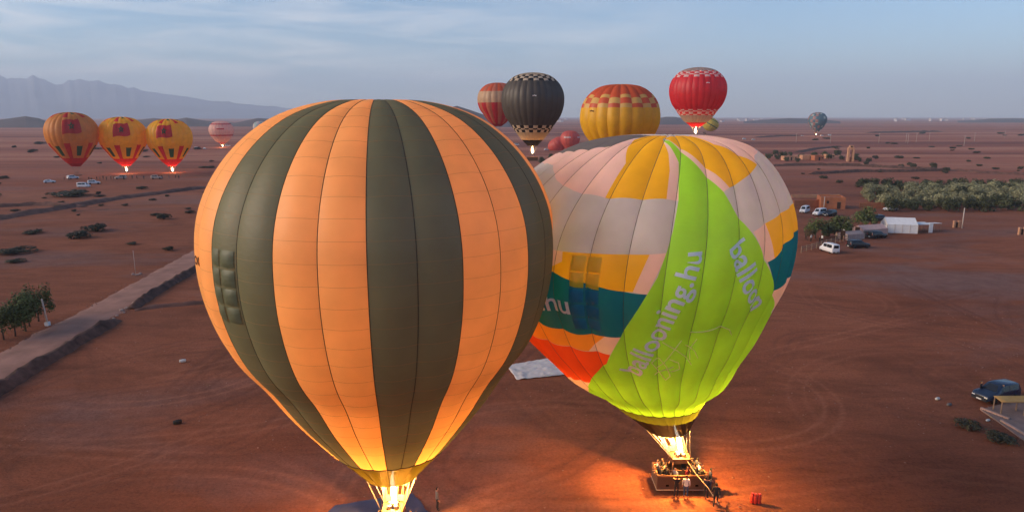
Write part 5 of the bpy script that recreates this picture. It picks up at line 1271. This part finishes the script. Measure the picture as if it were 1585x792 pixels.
sheet('ground_cloth', [(800, 588), (905, 576), (900, 546), (783, 566)], 40, 24, mat('white_cloth', (.55, .50, .48), .9, .12, 1.0, bump=.4, bscale=4), 'crumpled white cloth lying between the two big balloons', 'cloth', .16, 3)
sheet('ground_cloth', [(470, 830), (672, 800), (640, 764), (520, 782)], 44, 22, mat('blue_tarpaulin', (.035, .045, .11), .6, .2, 1.0), 'blue tarpaulin spread under the basket of the striped balloon', 'tarpaulin', .05, 5, .07)
M_CYL = mat('red_cylinder_paint', (.62, .05, .025), .4, .08)
for k, (x, y) in enumerate(((1164, 777), (1169, 778), (1175, 778))):
    q = gp(x, y); e = empty('gas_cylinder', q, k); tag(e, 'red gas cylinder standing in a row of three on the ground', 'gas cylinder', 'red gas cylinders')
    MB().lathe([(.13, 0), (.15, .03), (.15, .52), (.12, .60), (.05, .64)], 14).build('body', M_CYL, e, True); MB().lathe([(.10, .64), (.11, .66), (.11, .74), (.10, .74)], 12).build('collar', M_CYL, e); MB().box((0, 0, .70), (.06, .06, .12)).build('valve', M_STEEL, e)
def bag(px, s, m, label, name='duffel_bag', cat='bag'):
    q = gp(*px); e = empty(name, q, .4); tag(e, label, cat); b = MB(); b.lathe([(.05, -.5), (.22, -.46), (.26, -.2), (.28, .1), (.24, .42), (.06, .5)], 12, axis='X', c=(0, 0, .22)); o = b.build('body', m, e, True); o.scale = (s, s, s)
    h = MB(); h.tube([(-.2, 0, .42), (-.1, .03, .6), (.1, .03, .6), (.2, 0, .42)], .02, 5).build('handle', M_BLKP, e).scale = (s, s, s)
bag((275, 655), .75, CLOTH[0], 'small black bag lying alone on the bare earth'); bag((283, 560), .7, CLOTH[3], 'pale crumpled bag lying on the earth near the road bank'); bag((1451, 618), .5, CLOTH[3], 'pale bag on the earth before the dark blue car, the one farther from it'); bag((1469, 627), .5, CLOTH[2], 'grey bag on the earth before the dark blue car'); bag((1529, 651), .4, CLOTH[3], 'little pale bag beside the broken kerb')
# kerb, slab and awning at the right edge
M_KERB = mat('pale_kerb', (.42, .27, .22), .9, .12, 2)
sl = MB(); pts = [gp(*p) for p in ((1548, 655), (1518, 634), (1566, 622), (1700, 640), (1700, 735), (1592, 687))]
n = len(pts); sl.v = [(p.x, p.y, .09) for p in pts] + [(p.x, p.y, -.1) for p in pts]; sl.f = [tuple(range(n)), tuple(range(2 * n - 1, n - 1, -1))] + [(k, k + n, (k + 1) % n + n, (k + 1) % n) for k in range(n)]; sl.m = [0] * len(sl.f)
o = sl.build('pavement', M_CONC); o['kind'] = 'structure'
for k, (a, b) in enumerate((((1518, 633), (1562, 650)), ((1549, 652), (1600, 682)))):
    A, B = gp(*a), gp(*b); d = B - A; nb = 5
    e = empty('kerb', A, math.atan2(d.y, d.x)); tag(e, ('broken pale kerb at the edge of the paving beside the dark blue car', 'pale kerb running on along the paving under the awning')[k], 'kerb')
    for j in range(nb): MB().box(((j + .5) * d.length / nb, 0, .10), (d.length / nb - .03, .22, .26)).build('kerb_stone', M_KERB, e)
q = gp(1549, 643); e = empty('awning', q, -.1); tag(e, 'tan canvas awning on wooden posts over the paving', 'awning'); M_TANC = mat('tan_canvas', (.45, .27, .09), .9, .12, 1.2)
w = MB(); nx, ny = 10, 8
for j in range(ny + 1):
    for i in range(nx + 1): s, t = i / nx, j / ny; w.v.append((-.1 + 6 * s, .0 + 1.3 * t, 1.35 + .30 * s - .10 * math.sin(math.pi * s) * math.sin(math.pi * t) + .06 * t))
for j in range(ny):
    for i in range(nx): k = j * (nx + 1) + i; w.f.append((k, k + 1, k + nx + 2, k + nx + 1)); w.m.append(0)
o = w.build('canopy', M_TANC, e, True); o.modifiers.new('t', 'SOLIDIFY').thickness = .03
for x, y, h in ((0, .05, 1.33), (2.0, .05, 1.43), (0, 1.2, 1.38), (4.0, .05, 1.53), (2.0, 1.2, 1.48)): MB().tube([(x, y, 0), (x, y, h)], .06, 7).build('post', M_WOOD, e)
MB().tube([(0, .05, 1.28), (5.9, .05, 1.57)], .05, 6).build('beam', M_WOOD, e)
# far town: pale blocks on the horizon
M_TOWN = mat('town_wall', (.62, .56, .54), .9, .1, .01)
rt = random.Random(8)
for k in range(36):
    x = rt.choice([rt.uniform(1100, 1180), rt.uniform(1380, 1600), rt.uniform(1380, 1600), rt.uniform(600, 900)]); dep = rt.uniform(3000, 6500); p = at_depth(x, 183, dep); e = empty('far_building', (p.x, dep, 0), rt.uniform(0, 1)); tag(e, 'tiny pale building of the town on the horizon', 'building', 'buildings of the far town')
    L, D, H = rt.uniform(14, 40), rt.uniform(10, 16), rt.uniform(5, 16); MB().box((0, 0, H / 2 - .5), (L, D, H + 1)).build('wall', M_TOWN, e); MB().box((0, 0, H + .2), (L + .6, D + .6, .5)).build('roof', M_CONC, e)

# ------------------------------------------------------------------ loose stones on the bare earth and along the road
M_GRAV = mat('loose_stone', (.24, .12, .085), .95, .45, 1.5)
gv = []; gf = []
def pebble(x, y, r, z=0.0):
    b = len(gv); a = rng.uniform(0, 6.28); q = r * rng.uniform(.6, 1.3, 6)
    gv.extend([(x + q[0] * math.cos(a), y + q[0] * math.sin(a), z), (x - q[1] * math.sin(a), y + q[1] * math.cos(a), z), (x - q[2] * math.cos(a), y - q[2] * math.sin(a), z), (x + q[3] * math.sin(a), y - q[3] * math.cos(a), z), (x, y, z + q[4] * .7), (x, y, z - q[5] * .5)])
    for k in range(4): gf.append((b + k, b + (k + 1) % 4, b + 4)); gf.append((b + (k + 1) % 4, b + k, b + 5))
den = fbm(np.linspace(0, 40, 4000), np.linspace(3, 9, 4000), 3, 2)
for k in range(5200):
    x, y = rng.uniform(-60, 74), 28 + 80 * rng.random() ** 1.3
    if fbm(np.array([x / 9]), np.array([y / 9]), 3, 5)[0] < .42: continue
    pebble(x, y, rng.choice([.035, .05, .06, .09]), .01)
ra = [gp(*p) for p in road_px]
for a, b in zip(ra[:-1], ra[1:]):
    d = b - a; n_ = Vector((d.y, -d.x, 0)).normalized()
    for k in range(int(d.length * 7)):
        p = a + d * rng.random() + n_ * (rng.choice([-1, 1]) * (3.2 + rng.normal() * .55)); pebble(p.x, p.y, rng.choice([.05, .08, .12]), .03)
gm = bpy.data.meshes.new('loose_stones'); gm.from_pydata(gv, [], gf); gm.materials.append(M_GRAV)
tag(link('loose_stones', gm), 'loose stones scattered over the bare red earth and road edge', 'stones', kind='stuff')
